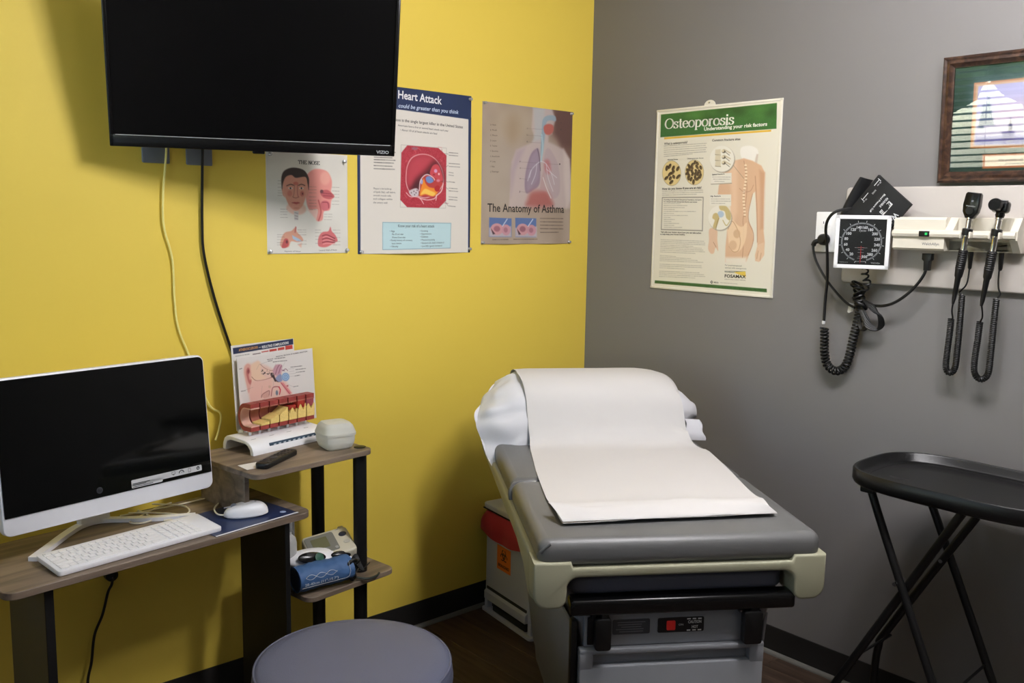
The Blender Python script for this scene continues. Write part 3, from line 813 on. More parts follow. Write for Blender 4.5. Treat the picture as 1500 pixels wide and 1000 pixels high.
def asthma():
    w, h = .486, .545
    t, a = poster('asthma_poster', (-.354, 0, 1.480), 0, 'tan anatomy poster titled The Anatomy of Asthma, nearest the corner', w, h, [(64, 72), (594, 132), (574, 906), (56, 916)], .002, (164, 147, 130), 'poster')
    a.noise(8, .06)
    a.ell((250, 200), 120, 110, (172, 156, 134), soft=.06, alpha=.8); a.ell((150, 520), 140, 220, (170, 157, 142), soft=.08, alpha=.8)
    a.ell((240, 240), 40, 80, (156, 134, 108), soft=.04, alpha=.7)
    a.poly([(480, 100), (600, 100), (600, 600), (560, 420), (500, 300), (470, 260)], (106, 76, 68), .03, .9, smooth=False)
    a.poly([(490, 110), (600, 120), (596, 340), (530, 330), (490, 260)], (96, 68, 62), .02, .8)
    # body
    a.poly([(362, 110), (470, 110), (494, 178), (474, 240), (472, 262), (452, 272), (452, 310), (540, 352), (575, 410), (590, 600), (585, 700), (220, 700), (230, 560), (236, 430), (262, 360), (350, 316), (372, 290), (352, 230)], (188, 172, 168), .008, .9)
    a.poly([(362, 110), (430, 110), (420, 300), (360, 310), (372, 250)], (176, 178, 178), .01, .8)
    a.poly([(262, 360), (320, 340), (260, 480), (232, 640), (228, 480)], (168, 150, 158), .014, .7); a.poly([(540, 352), (575, 410), (590, 640), (556, 700), (540, 500)], (206, 192, 182), .012, .7)
    a.poly([(412, 250), (418, 180), (446, 154), (490, 156), (494, 186), (462, 182), (440, 196), (434, 250), (418, 380), (404, 380)], (140, 160, 172), .003, .9, smooth=True)
    a.poly([(424, 220), (448, 204), (478, 212), (480, 246), (456, 268), (430, 258)], (178, 98, 88), .004, smooth=True)
    a.line([(412, 270), (418, 340), (408, 424)], .009, (160, 186, 194), 1, True)
    a.poly([(388, 348), (400, 380), (404, 470), (398, 560), (360, 596), (322, 614), (312, 560), (322, 470), (350, 380)], (146, 126, 140), .004, smooth=True)
    a.poly([(382, 366), (392, 420), (392, 520), (350, 580), (328, 590), (326, 510), (350, 410)], (154, 138, 152), .008, .8, smooth=True)
    a.poly([(430, 372), (448, 346), (474, 370), (506, 440), (520, 540), (512, 620), (474, 640), (446, 560), (428, 500), (424, 430)], (176, 158, 158), .005, smooth=True)
    a.poly([(430, 420), (456, 420), (466, 480), (446, 500), (428, 470)], (178, 110, 110), .010, .8, smooth=True)
    a.poly([(330, 650), (352, 606), (400, 596), (440, 600), (466, 640), (470, 690), (330, 690)], (164, 88, 82), .018, .85, smooth=True)
    a.poly([(406, 540), (424, 470), (440, 560), (470, 640), (440, 600), (400, 590)], (178, 148, 146), .006, .8)
    for p in ([(408, 424), (384, 440), (350, 480), (330, 540)], [(384, 440), (376, 500), (352, 560)], [(350, 480), (340, 520)], [(408, 424), (438, 440), (470, 500), (486, 560)], [(438, 440), (450, 520), (478, 600)], [(440, 470), (500, 520)]): a.line(p, .0035, (206, 204, 210), .75, True)
    a.line([(386, 350), (398, 400), (404, 480)], .003, (70, 64, 74), .8, True); a.line([(420, 520), (440, 580), (466, 640)], .004, (214, 210, 206), .9, True)
    for (x0, y, x1) in ((330, 232, 418), (330, 272, 414), (330, 312, 408), (288, 430, 386), (288, 466, 360), (448, 438, 512), (288, 528, 330), (288, 604, 330)): a.line([(x0, y), (x1, y + 4)], .001, (110, 96, 96), .7)
    for (ch, x, y) in (('C', 324, 236), ('D', 324, 274), ('E', 324, 314), ('F', 282, 432), ('G', 282, 470), ('H', 282, 532), ('J', 278, 608), ('I', 514, 444), ('A', 522, 200), ('B', 522, 240)):
        a.text(ch, (x, y), (x + 7, y), (x, y - 9), (70, 58, 56))
    # pictures
    for q, pin in (([(104, 758), (234, 762), (232, 872), (102, 872)], (112, 800)), ([(256, 758), (380, 760), (378, 872), (256, 872)], (264, 800))):
        x0, y0 = q[0]; a.poly(q, (88, 112, 160)); a.poly([(x0, y0 + 60), (x0 + 126, y0 + 50), (x0 + 126, y0 + 112), (x0, y0 + 112)], (176, 168, 176), .004)
        a.ell((x0 + 44, y0 + 68), 36, 34, (196, 146, 150), soft=.002); a.ell((x0 + 96, y0 + 72), 26, 32, (190, 140, 150), soft=.002); a.ell((x0 + 44, y0 + 66), 18, 17, (150, 96, 108), soft=.003); a.ell((x0 + 94, y0 + 72), 12, 15, (160, 108, 120), soft=.003)
        a.poly([(x0 + 10, y0 + 64), (x0 + 34, y0 + 96), (x0 + 20, y0 + 100)], (70, 50, 60), .002); a.line([(x0 + 76, y0 + 50), (x0 + 104, y0 + 8)], .004, (200, 206, 220))
    for i, yy in enumerate((760, 780, 800, 820, 842)): a.greek((402, yy), (536 - (28 if i == 4 else 0), yy + (0 if i < 4 else -2)), .0034, (72, 58, 50), .75)
    a.greek((122, 888), (212, 886), .003, (72, 58, 50), .7); a.greek((244, 884), (384, 882), .003, (72, 58, 50), .7)
    T = (56, 44, 40)
    for s, y, x1 in (('A  Nose', 217, 144), ('B  Mouth', 248, 148), ('C  Pharynx', 279, 152), ('D  Larynx', 310, 146), ('E  Trachea', 341, 150), ('F  Bronchus', 372, 156), ('G  Bronchioles', 403, 164), ('H  Lung', 433, 140), ('I  Ribs', 463, 136), ('J  Diaphragm', 493, 160)):
        a.text(s, (110, y), (x1, y), (110, y - 10), T)
    a.text('The Anatomy of Asthma', (94, 724), (542, 726), (94, 673), (26, 20, 18), bold=.012)
    a.build(t, 'printed_sheet', .42, .12, lambda u, v: .006 * max(0, v - .7) / .3 * math.sin(u * 2 * PI) ** 2)
    tacks(t, [(-w / 2 + .008, h - .006), (w / 2 - .01, h - .008), (-w / 2 + .006, .006), (w / 2 - .006, .008)])
asthma()

def osteo():
    w, h = .566, .702
    t = thing('osteoporosis_poster', (0, -.648, 1.313), 'stiff white osteoporosis poster with green banner on the grey wall', 'poster', rz=-PI / 2, ry=0.0)
    a = Art(w, h, [(103, 97), (678, 48), (631, 958), (68, 911)], .0017, (226, 221, 206))
    G1, G2 = (52, 104, 52), (34, 76, 38)
    ban = [(120, 116), (652, 70), (650, 186), (116, 220)]
    a.poly(ban, G1, mottle=4)
    for i in range(26):
        x = 130 + a.rng.rand() * 500; a.ell((x, 100 + a.rng.rand() * 90 + (130 - x) * .05), 22, 14, [(72, 128, 62), G2][i % 2], soft=.02, alpha=.6)
    a.poly([(0, 0), (0, 116 - (0 - 120) * .0865), (120, 106 + 10), (652, 70), (700, 66), (700, 0)], (226, 221, 206), .001)
    a.poly([(134, 221), (624, 191), (624, 199), (134, 229)], (224, 178, 54))
    a.poly([(650, 60), (700, 60), (690, 200), (648, 190)], (226, 221, 206), .001); a.poly([(80, 100), (120, 110), (116, 230), (80, 230)], (226, 221, 206), .001)
    a.poly([(88, 876), (606, 914), (606, 930), (86, 890)], (48, 92, 48), mottle=8)
    # text blocks
    K = (58, 56, 52); g = lambda x0, y0, x1, y1, w_=.0022, al=.6: a.greek((x0, y0), (x1, y1), w_, (96, 92, 84), al)
    for i in range(6): g(133, 260 + i * 9.5, 334 - (70 if i == 5 else a.rng.rand() * 8), 249 + i * 9.5)
    for i in range(3): g(124, 466 + i * 9, 312 - (30 if i == 2 else 0), 462 + i * 9)
    a.poly([(124, 494), (314, 494), (310, 648), (118, 642)], (196, 190, 176), .002); a.poly([(127, 498), (310, 498), (306, 643), (122, 638)], (226, 221, 206), .001)
    a.line([(124, 494), (314, 494), (310, 648), (118, 642), (124, 494)], .0018, (88, 84, 78))
    for i, L in enumerate((76, 110, 96, 50, 148, 46, 110, 30, 50, 34, 70, 48, 86)): g(131, 522 + i * 9.1, 131 + L, 523 + i * 9.1, .0022, .5)
    for i, L in enumerate((200, 214, 206, 150, 190, 196, 204, 160, 0, 70, 140, 170, 196, 0, 188, 190, 110, 0, 178, 200, 210, 160, 0)):
        if L: g(116 - i * .4, 688 + i * 8.1, 116 + min(L, 205), 692 + i * 8.1 + L * .02, .0021, .5)
    for (x0, y0, x1) in ((352, 404, 440), (356, 414, 440), (360, 424, 404), (350, 502, 436), (350, 512, 440), (352, 522, 414)): g(x0, y0, x1, y0 + 1, .002, .55)
    # magnified bone discs
    import itertools
    for (cx, cy, dark, n) in ((168, 384, .42, 11), (273, 381, .78, 27)):
        rx, ry = 43, 57
        a.ell((cx, cy), rx, ry, (222, 200, 140), soft=.001)
        pts = []
        while len(pts) < n:
            x, y = a.rng.uniform(-1, 1, 2)
            if x * x + y * y < .9 and all((x - p[0]) ** 2 + ((y - p[1]) * 1.2) ** 2 > (.155 if n < 20 else .085) for p in pts): pts.append((x, y))
            if a.rng.rand() < .002: break
        for (x, y) in pts:
            s = (8.2 if n < 20 else 7.6); ro = a.rng.uniform(-.6, .9)
            if math.hypot(x * rx, y * ry) < 60:
                a.ell((cx + x * rx * .86, cy + y * ry * .86), s * .8, s * a.rng.uniform(1.2, 1.7), (66, 52, 30), rot=ro, soft=.0012)
                a.ell((cx + x * rx * .86 + 2, cy + y * ry * .86 + 3), s * .4, s * .8, (120, 98, 60), rot=ro, soft=.002, alpha=.7)
        a.line([(cx + rx * math.cos(q), cy + ry * math.sin(q)) for q in [2 * PI * i / 30 for i in range(31)]], .0015, (150, 140, 116))
    # the back
    SKN = (216, 178, 146)
    a.poly([(484, 300), (490, 268), (530, 262), (560, 276), (566, 300), (552, 318), (548, 340), (520, 340), (500, 330)], (238, 234, 226), .003, smooth=True)
    a.poly([(558, 300), (566, 300), (560, 345), (548, 346)], (206, 190, 176), .003)
    a.poly([(452, 330), (500, 318), (540, 330), (580, 352), (596, 384), (592, 470), (590, 560), (590, 640), (596, 700), (592, 760), (570, 790), (553, 786), (552, 760), (562, 720), (560, 640), (556, 540), (552, 470), (540, 480), (520, 560), (520, 600), (540, 640), (546, 690), (530, 740), (512, 790), (414, 792), (416, 720), (424, 640), (440, 560), (440, 480), (424, 460), (386, 470), (390, 420), (410, 360)], SKN, .003)
    a.poly([(386, 440), (440, 440), (440, 486), (380, 486)], SKN, .003)
    a.poly([(342, 640), (376, 640), (378, 690), (382, 740), (370, 726), (362, 750), (348, 752), (336, 730), (340, 690)], (220, 186, 158), .002, smooth=True); a.line([(360, 700), (372, 722)], .0018, (160, 116, 90))
    a.poly([(414, 770), (512, 770), (512, 800), (414, 796)], (230, 222, 208), .008)
    a.poly([(424, 340), (470, 330), (470, 560), (430, 700), (424, 600), (446, 500)], (232, 200, 170), .012, .7); a.poly([(570, 370), (596, 384), (590, 640), (575, 640), (575, 470)], (196, 150, 118), .008, .7)
    a.line([(552, 400), (556, 470), (560, 560), (562, 700)], .003, (176, 132, 104), .8, True); a.line([(540, 480), (522, 560), (524, 610), (544, 660), (540, 710), (520, 760)], .003, (176, 130, 102), .8, True)
    a.line([(500, 330), (510, 400), (514, 460), (506, 540), (496, 600), (500, 660), (494, 770)], .0022, (160, 112, 84), .7, True)
    for i in range(16): a.ell((508 + 4 * math.sin(i * .5) - i * .5, 350 + i * 15), 6, 5.5, (238, 218, 190), soft=.0015, alpha=.9); a.ell((508 + 4 * math.sin(i * .5) - i * .5, 357 + i * 15), 5, 2, (150, 112, 84), soft=.0015, alpha=.7)
    a.line([(480, 455), (500, 470), (530, 466), (544, 440)], .0022, (176, 130, 104), .8, True)
    a.poly([(424, 604), (446, 596), (470, 620), (492, 630), (514, 612), (510, 680), (490, 730), (462, 746), (438, 732), (428, 680)], (234, 206, 172), .003, .9, smooth=True)
    a.line([(428, 640), (446, 604), (470, 640), (484, 690), (476, 736), (452, 744), (432, 720)], .0026, (180, 136, 102), .8, True); a.ell((468, 662), 16, 20, (206, 168, 132), soft=.003, alpha=.8); a.ell((450, 714), 18, 22, (214, 178, 144), soft=.003, alpha=.9)
    a.poly([(566, 712), (592, 700), (594, 756), (574, 788), (556, 784)], (222, 190, 160), .002); a.line([(566, 740), (560, 776)], .0015, (166, 120, 94)); a.line([(580, 750), (574, 784)], .0015, (166, 120, 94))
    # round insets
    for (cx, cy, rr) in ((400, 320, 56), (390, 588, 53)):
        a.ell((cx + 3, cy + 4), rr, rr * 1.06, (150, 142, 128), soft=.004); a.ell((cx, cy), rr, rr * 1.06, (234, 230, 218), soft=.001)
    a.line([(452, 350), (500, 410)], .0015, (150, 130, 110))
    for i in range(3):
        y = 290 + i * 26
        a.poly([(370, y - 12), (394, y - 14), (394, y + 12), (368, y + 10)], (214, 204, 178), .0015); a.line([(369, y + 11), (394, y + 13)], .002, (130, 118, 92)); a.ell((408, y - 4), 9, 8, (88, 80, 64), soft=.002); a.ell((404, y - 6), 6, 6, (220, 208, 176), soft=.001); a.line([(410, y - 12), (438, y + 4)], .0045, (200, 188, 158)); a.line([(412, y - 4), (434, y + 14)], .002, (96, 88, 70))
    a.poly([(388, 534), (420, 536), (440, 570), (438, 600), (420, 590), (412, 560), (392, 552)], (196, 178, 124), .002, smooth=True); a.line([(404, 600), (420, 624), (436, 604)], .004, (196, 180, 128), 1, True)
    a.ell((394, 572), 15, 15, (176, 194, 212), soft=.002); a.poly([(360, 572), (374, 566), (384, 578), (386, 596), (372, 636), (358, 630), (366, 600), (356, 590)], (196, 176, 122), .002, smooth=True); a.line([(386, 590), (378, 610), (372, 640)], .003, (130, 112, 70), .8, True)
    a.poly([(350, 384), (444, 384), (444, 430), (350, 434)], (230, 226, 214), .001); a.line([(350, 435), (444, 431)], .003, (160, 152, 136))
    a.poly([(344, 482), (442, 482), (442, 534), (344, 532)], (230, 226, 214), .001)
    for (x0, y0, x1) in ((356, 402, 438), (360, 412, 436), (366, 422, 410), (350, 502, 436), (350, 512, 440), (352, 522, 414)): g(x0, y0, x1, y0 + 1, .002, .55)
    # brand block
    a.poly([(412, 832), (508, 834), (508, 842), (470, 842), (412, 838)], (100, 104, 92)); a.poly([(452, 838), (508, 834), (510, 860), (470, 846)], (220, 190, 84), .001)
    a.text('ONCE WEEKLY', (414, 837), (464, 839), (414, 832), (230, 230, 220)); a.text('FOSAMAX', (412, 862), (510, 866), (412, 847), (24, 24, 22), bold=.03); a.text('(alendronate sodium tablets)', (412, 872), (508, 877), (412, 867), (96, 92, 84))
    a.text('For postmenopausal', (414, 808), (490, 812), (414, 801), K); a.text('women with osteoporosis', (414, 820), (512, 825), (414, 813), K)
    a.poly([(352, 876), (358, 884), (352, 892), (345, 884)], (40, 40, 40)); a.poly([(352, 880), (355, 884), (352, 888), (349, 884)], (226, 221, 206)); a.text('MERCK', (362, 888), (384, 890), (362, 881), (40, 40, 40), bold=.02); g(392, 886, 470, 892, .0018, .5)
    WHT = (240, 240, 232)
    a.text('Osteoporosis', (138, 182), (454, 164), (138, 138), WHT, serif=(.17, .055, .02))
    a.text('Understanding your risk factors', (318, 192), (606, 172), (318, 176), WHT, bold=.025)
    a.text('What is osteoporosis?', (134, 255), (242, 248), (134, 244), K, bold=.02); a.text('Common fracture sites', (355, 241), (484, 236), (355, 230), K, bold=.02)
    a.text('Normal bone', (150, 325), (197, 323), (150, 319), K, bold=.02); a.text('Osteoporotic bone', (240, 321), (315, 318), (240, 315), K, bold=.02)
    a.text('How do you know if you are at risk?', (124, 460), (306, 455), (124, 450), K, bold=.03)
    a.text('According to the National Osteoporosis Foundation, risk factors', (131, 507), (306, 509), (131, 501), K, bold=.02); a.text('for osteoporosis and osteoporotic fracture can include:', (131, 516), (286, 519), (131, 510), K, bold=.02)
    a.text('Talk with your doctor about how you can take action', (116, 656), (304, 661), (116, 649), K, bold=.03); a.text('to help keep your bones healthy.', (114, 666), (230, 668), (114, 660), K, bold=.03)
    a.text('Spinal fracture', (355, 394), (412, 391), (355, 388), K, bold=.03); a.text('Hip fracture', (347, 493), (394, 492), (347, 486), K, bold=.03)
    a.build(t, 'printed_sheet', .35, .3, None, thick=.003, text_name='lettering')
    rim = MB()
    bw = .009
    for c, s in (((0, 0, bw / 2), (w + .004, 0, bw)), ((0, 0, h - bw / 2), (w + .004, 0, bw)), ((-w / 2 + bw / 2, 0, h / 2), (bw, 0, h)), ((w / 2 - bw / 2, 0, h / 2), (bw, 0, h))):
        rim.box((c[0], -.003, c[2]), (s[0], .0045, s[2]), .002)
    rim.build('raised_rim', mat('poster_plastic', (226, 221, 206), .4), t)
    hang = MB().prism([(.026 * math.cos(q), .02 * math.sin(q)) for q in [PI * i / 12 for i in range(13)]], 0, .003, .0008, 1, 0, xf((-.03, -.0005, h - .001), rx=PI / 2))
    hang.build('hanging_tab', mat('poster_plastic', (226, 221, 206), .4), t)
    MB().lathe([(0, 0), (.0035, .001), (.003, .004), (0, .005)], 12, 0, xf((-.03, -.0035, h + .009), rx=PI / 2)).build('nail', CHROME, t)
osteo()

# ------------------------------------------------------------------ framed picture on the grey wall
def picture():
    w, h = .50, .368
    t = thing('framed_picture', (-.012, -1.75, 1.712), 'brown wooden framed picture with dark green mat above the beige board', 'picture', rz=-PI / 2)
    tilt = Matrix.Rotation(R(2.6), 4, 'X')
    bwid = .032
    FR = wood('burl_frame', [(26, 17, 13), (56, 37, 27), (84, 60, 44)], 8, (6, 6, 6), .3)
    prof = [(0, 0), (0, .016), (.006, .022), (.012, .018), (.02, .021), (.027, .013), (bwid, .010), (bwid, 0)]
    m = MB()
    for (L, ang, cx, cz) in ((w, 0, 0, 0), (h, PI / 2, w / 2, h / 2), (w, PI, 0, h), (h, -PI / 2, -w / 2, h / 2)):
        vs = []
        for (d, o) in prof:
            for s in (-1, 1): vs.append((s * (L / 2 - d), -o, d))
        n = len(prof); fs = [(2 * i, 2 * i + 1, 2 * ((i + 1) % n) + 1, 2 * ((i + 1) % n)) for i in range(n)]
        m.add((vs, fs), 0, tilt @ Matrix.Translation((cx, 0, cz)) @ Matrix.Rotation(-ang, 4, 'Y'))
    m.build('frame', FR, t)
    a = Art(w - .05, h - .05, [(205, 215), (1010, 120), (1010, 835), (170, 862)], .002, (30, 62, 50))
    a.noise(6, .03)
    a.poly([(302, 312), (1000, 232), (1000, 686), (285, 700)], (186, 118, 60)); a.poly([(312, 322), (990, 245), (990, 676), (297, 690)], (206, 160, 96), .001)
    a.poly([(322, 332), (980, 258), (980, 664), (305, 680)], (176, 170, 200))
    a.poly([(322, 332), (980, 258), (980, 440), (318, 480)], (166, 172, 210), .05, .8); a.poly([(400, 420), (980, 380), (980, 540), (360, 560)], (206, 186, 196), .05, .8)
    a.poly([(308, 622), (980, 600), (980, 664), (305, 680)], (96, 92, 150), .01); a.poly([(310, 560), (520, 540), (760, 560), (980, 530), (980, 620), (308, 630)], (196, 190, 206), .01, .9, smooth=False)
    for i, (x, y, s) in enumerate(((350, 560, 150), (372, 560, 180), (336, 580, 90), (620, 590, 80), (800, 580, 120))):
        a.poly([(x, y - s), (x + s * .16, y), (x - s * .16, y)], (72, 92, 120), .004)
    a.poly([(470, 560), (478, 512), (488, 560), (486, 660), (468, 660)], (70, 72, 104), .003); a.poly([(556, 540), (566, 510), (576, 540)], (90, 80, 100), .002); a.poly([(440, 600), (500, 596), (500, 660), (440, 660)], (92, 86, 138), .006)
    a.poly([(345, 738), (900, 715), (900, 802), (345, 826)], (176, 104, 56)); a.poly([(358, 750), (888, 727), (888, 790), (358, 812)], (222, 206, 180))
    a.text('the power of a', (425, 778), (560, 773), (425, 760), (70, 56, 44), shear=.3); a.text('powerful and effective', (455, 800), (760, 790), (455, 784), (70, 56, 44), shear=.3)
    e = bpy.data.objects.new('picture_art', None)
    sh = a.build(t, 'art_print', .7, 0, None, .001, y0=.003)
    for o in list(t.children):
        if o.name.startswith(('art_print', 'lettering')):
            o.matrix_local = tilt @ Matrix.Translation((0, 0, .025))
    bpy.data.objects.remove(e)
    MB().box((0, -.0085, h / 2), (w - .056, .0018, h - .056), 0, 1, 0, tilt).build('glass', thin_glass('picture_glass', 0.8), t)
    MB().box((0, .0015, h / 2), (w - .01, .003, h - .01), 0, 1, 0, tilt).build('backing', mat('brown_card', (120, 96, 70), .9), t)
    MB().tube([(-.2, .004, h * .75), (0, .002, h * .93), (.2, .004, h * .75)], .0012, 6, 0, tilt).build('hanging_wire', CHROME, t)
picture()

# ------------------------------------------------------------------ diagnostic station on the grey wall (local x = -world y)
def wl_thing(name, y, z, label, cat, d=0.0, group=None):
    return thing(name, (-d, y, z), label, cat, rz=-PI / 2, group=group)

bd = MB()
bd.add(prism_vf(rrect(1.06, .312, .012, 4, .53, .156), 0, .02, .006, 3), 0, xf((0, 0, 0), rx=PI / 2))
o = bd.build('mounting_board', RAIL); o.location = (0, -1.2, 1.390); o.rotation_euler = (0, 0, -PI / 2)
tag(o, 'wide beige-grey mounting board behind the wall instruments', 'wall board')

# wall transformer with two instrument cradles
t = wl_thing('wall_transformer', -1.3, 1.507, 'cream wall transformer with green lamp and two instrument cradles', 'wall unit', .02)
tr = MB()
tr.add(prism_vf(rrect(.365, .10, .006, 4, .285, .05), 0, .03, .003, 2), 0, xf((0, 0, 0), rx=PI / 2))
tr.build('back_plate', CREAM, t)
bx = MB()
prof = [(0, .002), (.062, .0), (.068, .006), (.068, .042), (.063, .047), (.066, .050), (.066, .092), (.058, .10), (0, .10)]
def side_prism(prof, x0, x1, bev=0.0):
    """profile (out, up) extruded along local x"""
    vf = prism_vf([(p[0], p[1]) for p in prof], x0, x1, bev, 2)
    return [(v[2], -v[0], v[1]) for v in vf[0]], vf[1]
bx.add(side_prism(prof, .104, .262)); bx.build('transformer_box', CREAM, t)
rd = MB().add(side_prism([(0, .036), (.066, .038), (.076, .042), (.079, .05), (.076, .058), (.066, .062), (0, .062)], .104, .462)); 
rd.build('cradle_ledge', CREAM, t)
ec = MB().add(side_prism([(0, 0), (.035, 0), (.068, .036), (.068, .062), (.04, .1), (0, .1)], .445, .466)).add(side_prism([(0, .0), (.03, 0), (.03, .03), (.02, .036), (0, .036)], .262, .445)).add(side_prism([(.0, .062), (.066, .062), (.03, .1), (0, .1)], .258, .285))
ec.build('end_cap', CREAM, t)
for xx in (.332, .413):
    for s in (-1, 1): MB().box((xx + s * .0135, -.083, .049), (.006, .03, .02), .003).build('cradle_hook', CREAM, t)
MB().box((.205, -.078, .050), (.032, .004, .017), .0015).build('lamp_window', BLACKP, t)
MB().box((.212, -.0802, .050), (.007, .001, .007), 0).build('power_lamp', mat('green_lamp', (20, 150, 70), .3, emit=(30, 190, 90), emit_s=.6), t)
vs, fs, wd = text_vf('WelchAllyn', bold=.01); k = .052 / wd
MB().add(([(x * k + .196, -.0684, y * .0085 + .016) for x, y in vs], fs)).build('logo', mat('grey_ink', (104, 104, 106), .5), t)

def instrument(kind, y, dx, label, coil_l, coil_b, coil_t):
    """hand-held instrument hanging in its cradle; axis leans slightly; local origin at the collar"""
    t = wl_thing(kind, y, 1.555, label, 'medical instrument', .103)
    lean = xf((0, 0, 0), ry=R(6.5))
    BL = mat('black_grip', (11, 11, 12), .5)
    MB().lathe([(0, -.203), (.0035, -.203), (.006, -.186), (.0085, -.125), (.011, -.12), (.0125, -.10), (.0125, -.045), (.011, -.043)], 20, 0, lean).build('handle', BL, t)
    g = MB()
    for i in range(9): g.lathe([(.0126, -.047 - i * .006), (.0137, -.049 - i * .006), (.0126, -.051 - i * .006)], 20, 0, lean)
    g.build('grip_ribs', BL, t)
    MB().lathe([(.0085, -.044), (.0085, -.008), (.0095, -.004), (.0095, .0)], 20, 0, lean).build('chrome_neck', CHROME, t)
    MB().lathe([(.0105, .0), (.0145, .002), (.0145, .019), (.0105, .021)], 20, 0, lean).build('collar', BLACKP, t)
    MB().lathe([(.0095, .021), (.0095, .046), (.011, .048), (.011, .053)], 20, 0, lean).build('chrome_shaft', CHROME, t)
    if kind == 'ophthalmoscope':
        out = [(-.011, .05), (.011, .05), (.021, .068), (.0235, .088), (.021, .119), (.017, .124), (-.017, .124), (-.021, .119), (-.0235, .088), (-.021, .068)]
        MB().add(prism_vf(out, -.011, .011, .003, 2), 0, lean @ xf((0, 0, 0), rx=PI / 2)).build('head', SATIN, t)
        MB().lathe([(0, 0), (.003, 0), (.003, .002), (.0018, .002), (.0018, .0005)], 14, 0, lean @ xf((.003, -.011, .1), rx=PI / 2)).build('viewing_aperture', mat('aperture_grey', (90, 92, 96), .3), t)
        MB().lathe([(.0, -.003), (.011, -.003), (.012, 0), (.011, .003), (0, .003)], 18, 0, lean @ xf((0, -.0115, .072), rx=PI / 2)).build('lens_dial', BLACKP, t)
        m = MB(); vs, fs, _w = text_vf('WelchAllyn'); k = .026 / _w
        m.add(([(x * k - .013, -.0118, y * .0035 + .0835) for x, y in vs], fs), 0, lean); m.build('logo', mat('silver_lettering', (190, 192, 196), .35, .3), t)
    else:
        MB().lathe([(.009, -.008), (.0175, -.006), (.0185, .0), (.0185, .022), (.0165, .028), (.0, .028)], 24, 0, lean @ xf((-.006, -.012, .085), rx=PI / 2 - .15)).lathe([(.010, .05), (.013, .06), (.011, .07)], 18, 0, lean).build('head', SATIN, t)
        MB().add(prism_vf(rrect(.045, .034, .01, 5), -.012, .014, .005, 2), 0, lean @ xf((0, -.002, .083), rx=PI / 2)).build('lens_housing', SATIN, t)
        MB().box((.002, -.008, .1015), (.026, .02, .003), .001, 1, 0, lean).build('top_lens', mat('lens_grey', (120, 122, 124), .15), t)
    # cord: short straight tail, coil hanging in a loop, back up to the transformer
    L = lambda p: (-(p[0] - y), .103 - p[2], p[1] - 1.555)      # (world y, world z, distance from wall) -> local
    tail = [tuple(lean @ Vector((0, 0, -.20)))] + [L(p) for p in coil_l]
    MB().tube(tail, .0024, 7, smooth=6).build('cord_tail', CORDM, t)
    path = [L(coil_l[-1])] + [L(p) for p in coil_b] + [L(coil_t[0])]
    cp = coil_pts(path, .0076, 78, 9)
    MB().tube(cp, .0024, 6).build('coiled_cord', CORDM, t)
    MB().tube([L(p) for p in coil_t], .0024, 7, smooth=6).build('cord_lead', CORDM, t)
    e = L(coil_t[-1])
    MB().lathe([(.003, -.052), (.0055, -.048), (.0075, -.01), (.0075, 0)], 12, 0, xf(e)).build('cord_plug', BLACKP, t)
instrument('ophthalmoscope', -1.632, 0, 'black and chrome ophthalmoscope with tall flat head, left of the two instruments',
           [(-1.600, 1.33, .085), (-1.598, 1.308, .07), (-1.590, 1.304, .062)],
           [(-1.588, 1.25, .06), (-1.585, 1.19, .06), (-1.586, 1.152, .06), (-1.598, 1.140, .06), (-1.612, 1.156, .06), (-1.615, 1.21, .06), (-1.616, 1.30, .06)],
           [(-1.615, 1.378, .058), (-1.606, 1.386, .058), (-1.612, 1.392, .06), (-1.626, 1.42, .055), (-1.627, 1.507, .05)])
instrument('otoscope', -1.713, 0, 'black and chrome otoscope with short round head, right of the two instruments',
           [(-1.688, 1.33, .085), (-1.682, 1.315, .07), (-1.674, 1.303, .062)],
           [(-1.671, 1.25, .06), (-1.667, 1.18, .06), (-1.671, 1.148, .06), (-1.689, 1.133, .06), (-1.708, 1.152, .06), (-1.711, 1.21, .06), (-1.712, 1.30, .06)],
           [(-1.713, 1.374, .058), (-1.722, 1.388, .058), (-1.716, 1.405, .058), (-1.712, 1.44, .055), (-1.713, 1.507, .05)])

# aneroid gauge
GW, GH = .164, .168
t = wl_thing('pressure_gauge', -1.243, 1.4425, 'square black dial blood pressure gauge in a white case', 'gauge', .148)
t.rotation_euler = (0, 0, -PI / 2 + R(22))
MB().add(prism_vf(rrect(GW, GH, .004, 3, GW / 2, GH / 2), -.05, 0, .002, 1), 0, xf((0, 0, 0), rx=PI / 2)).build('case', WHITEP, t)
fr = MB(); fb = .0125
for c, s in (((GW / 2, 0, fb / 2), (GW, .012, fb)), ((GW / 2, 0, GH - fb / 2), (GW, .012, fb)), ((fb / 2, 0, GH / 2), (fb, .012, GH)), ((GW - fb / 2, 0, GH / 2), (fb, .012, GH))): fr.box(c, s, .002)
fr.build('white_frame', WHITEP, t)
MB().box((GW / 2, -.001, GH / 2), (GW - 2 * fb + .002, .002, GH - 2 * fb + .002)).build('dial_plate', mat('black_dial', (16, 17, 19), .35), t)
cx, cz = GW / 2 - .002, GH / 2 + .0
def ring(r0, r1, y, a0, a1, n=60):
    vs = []; 
    for i in range(n + 1):
        a = a0 + (a1 - a0) * i / n
        vs += [(cx - r0 * math.sin(a), y, cz - r0 * math.cos(a)), (cx - r1 * math.sin(a), y, cz - r1 * math.cos(a))]
    return vs, [(2 * i, 2 * i + 1, 2 * i + 3, 2 * i + 2) for i in range(n)]
MB().add(ring(.0565, .0615, -.0024, R(18), R(342))).build('dial_ring', mat('dial_grey', (112, 114, 118), .4), t)
tk = MB()
ang = lambda v: R(14 + v / 20 * 22.1)
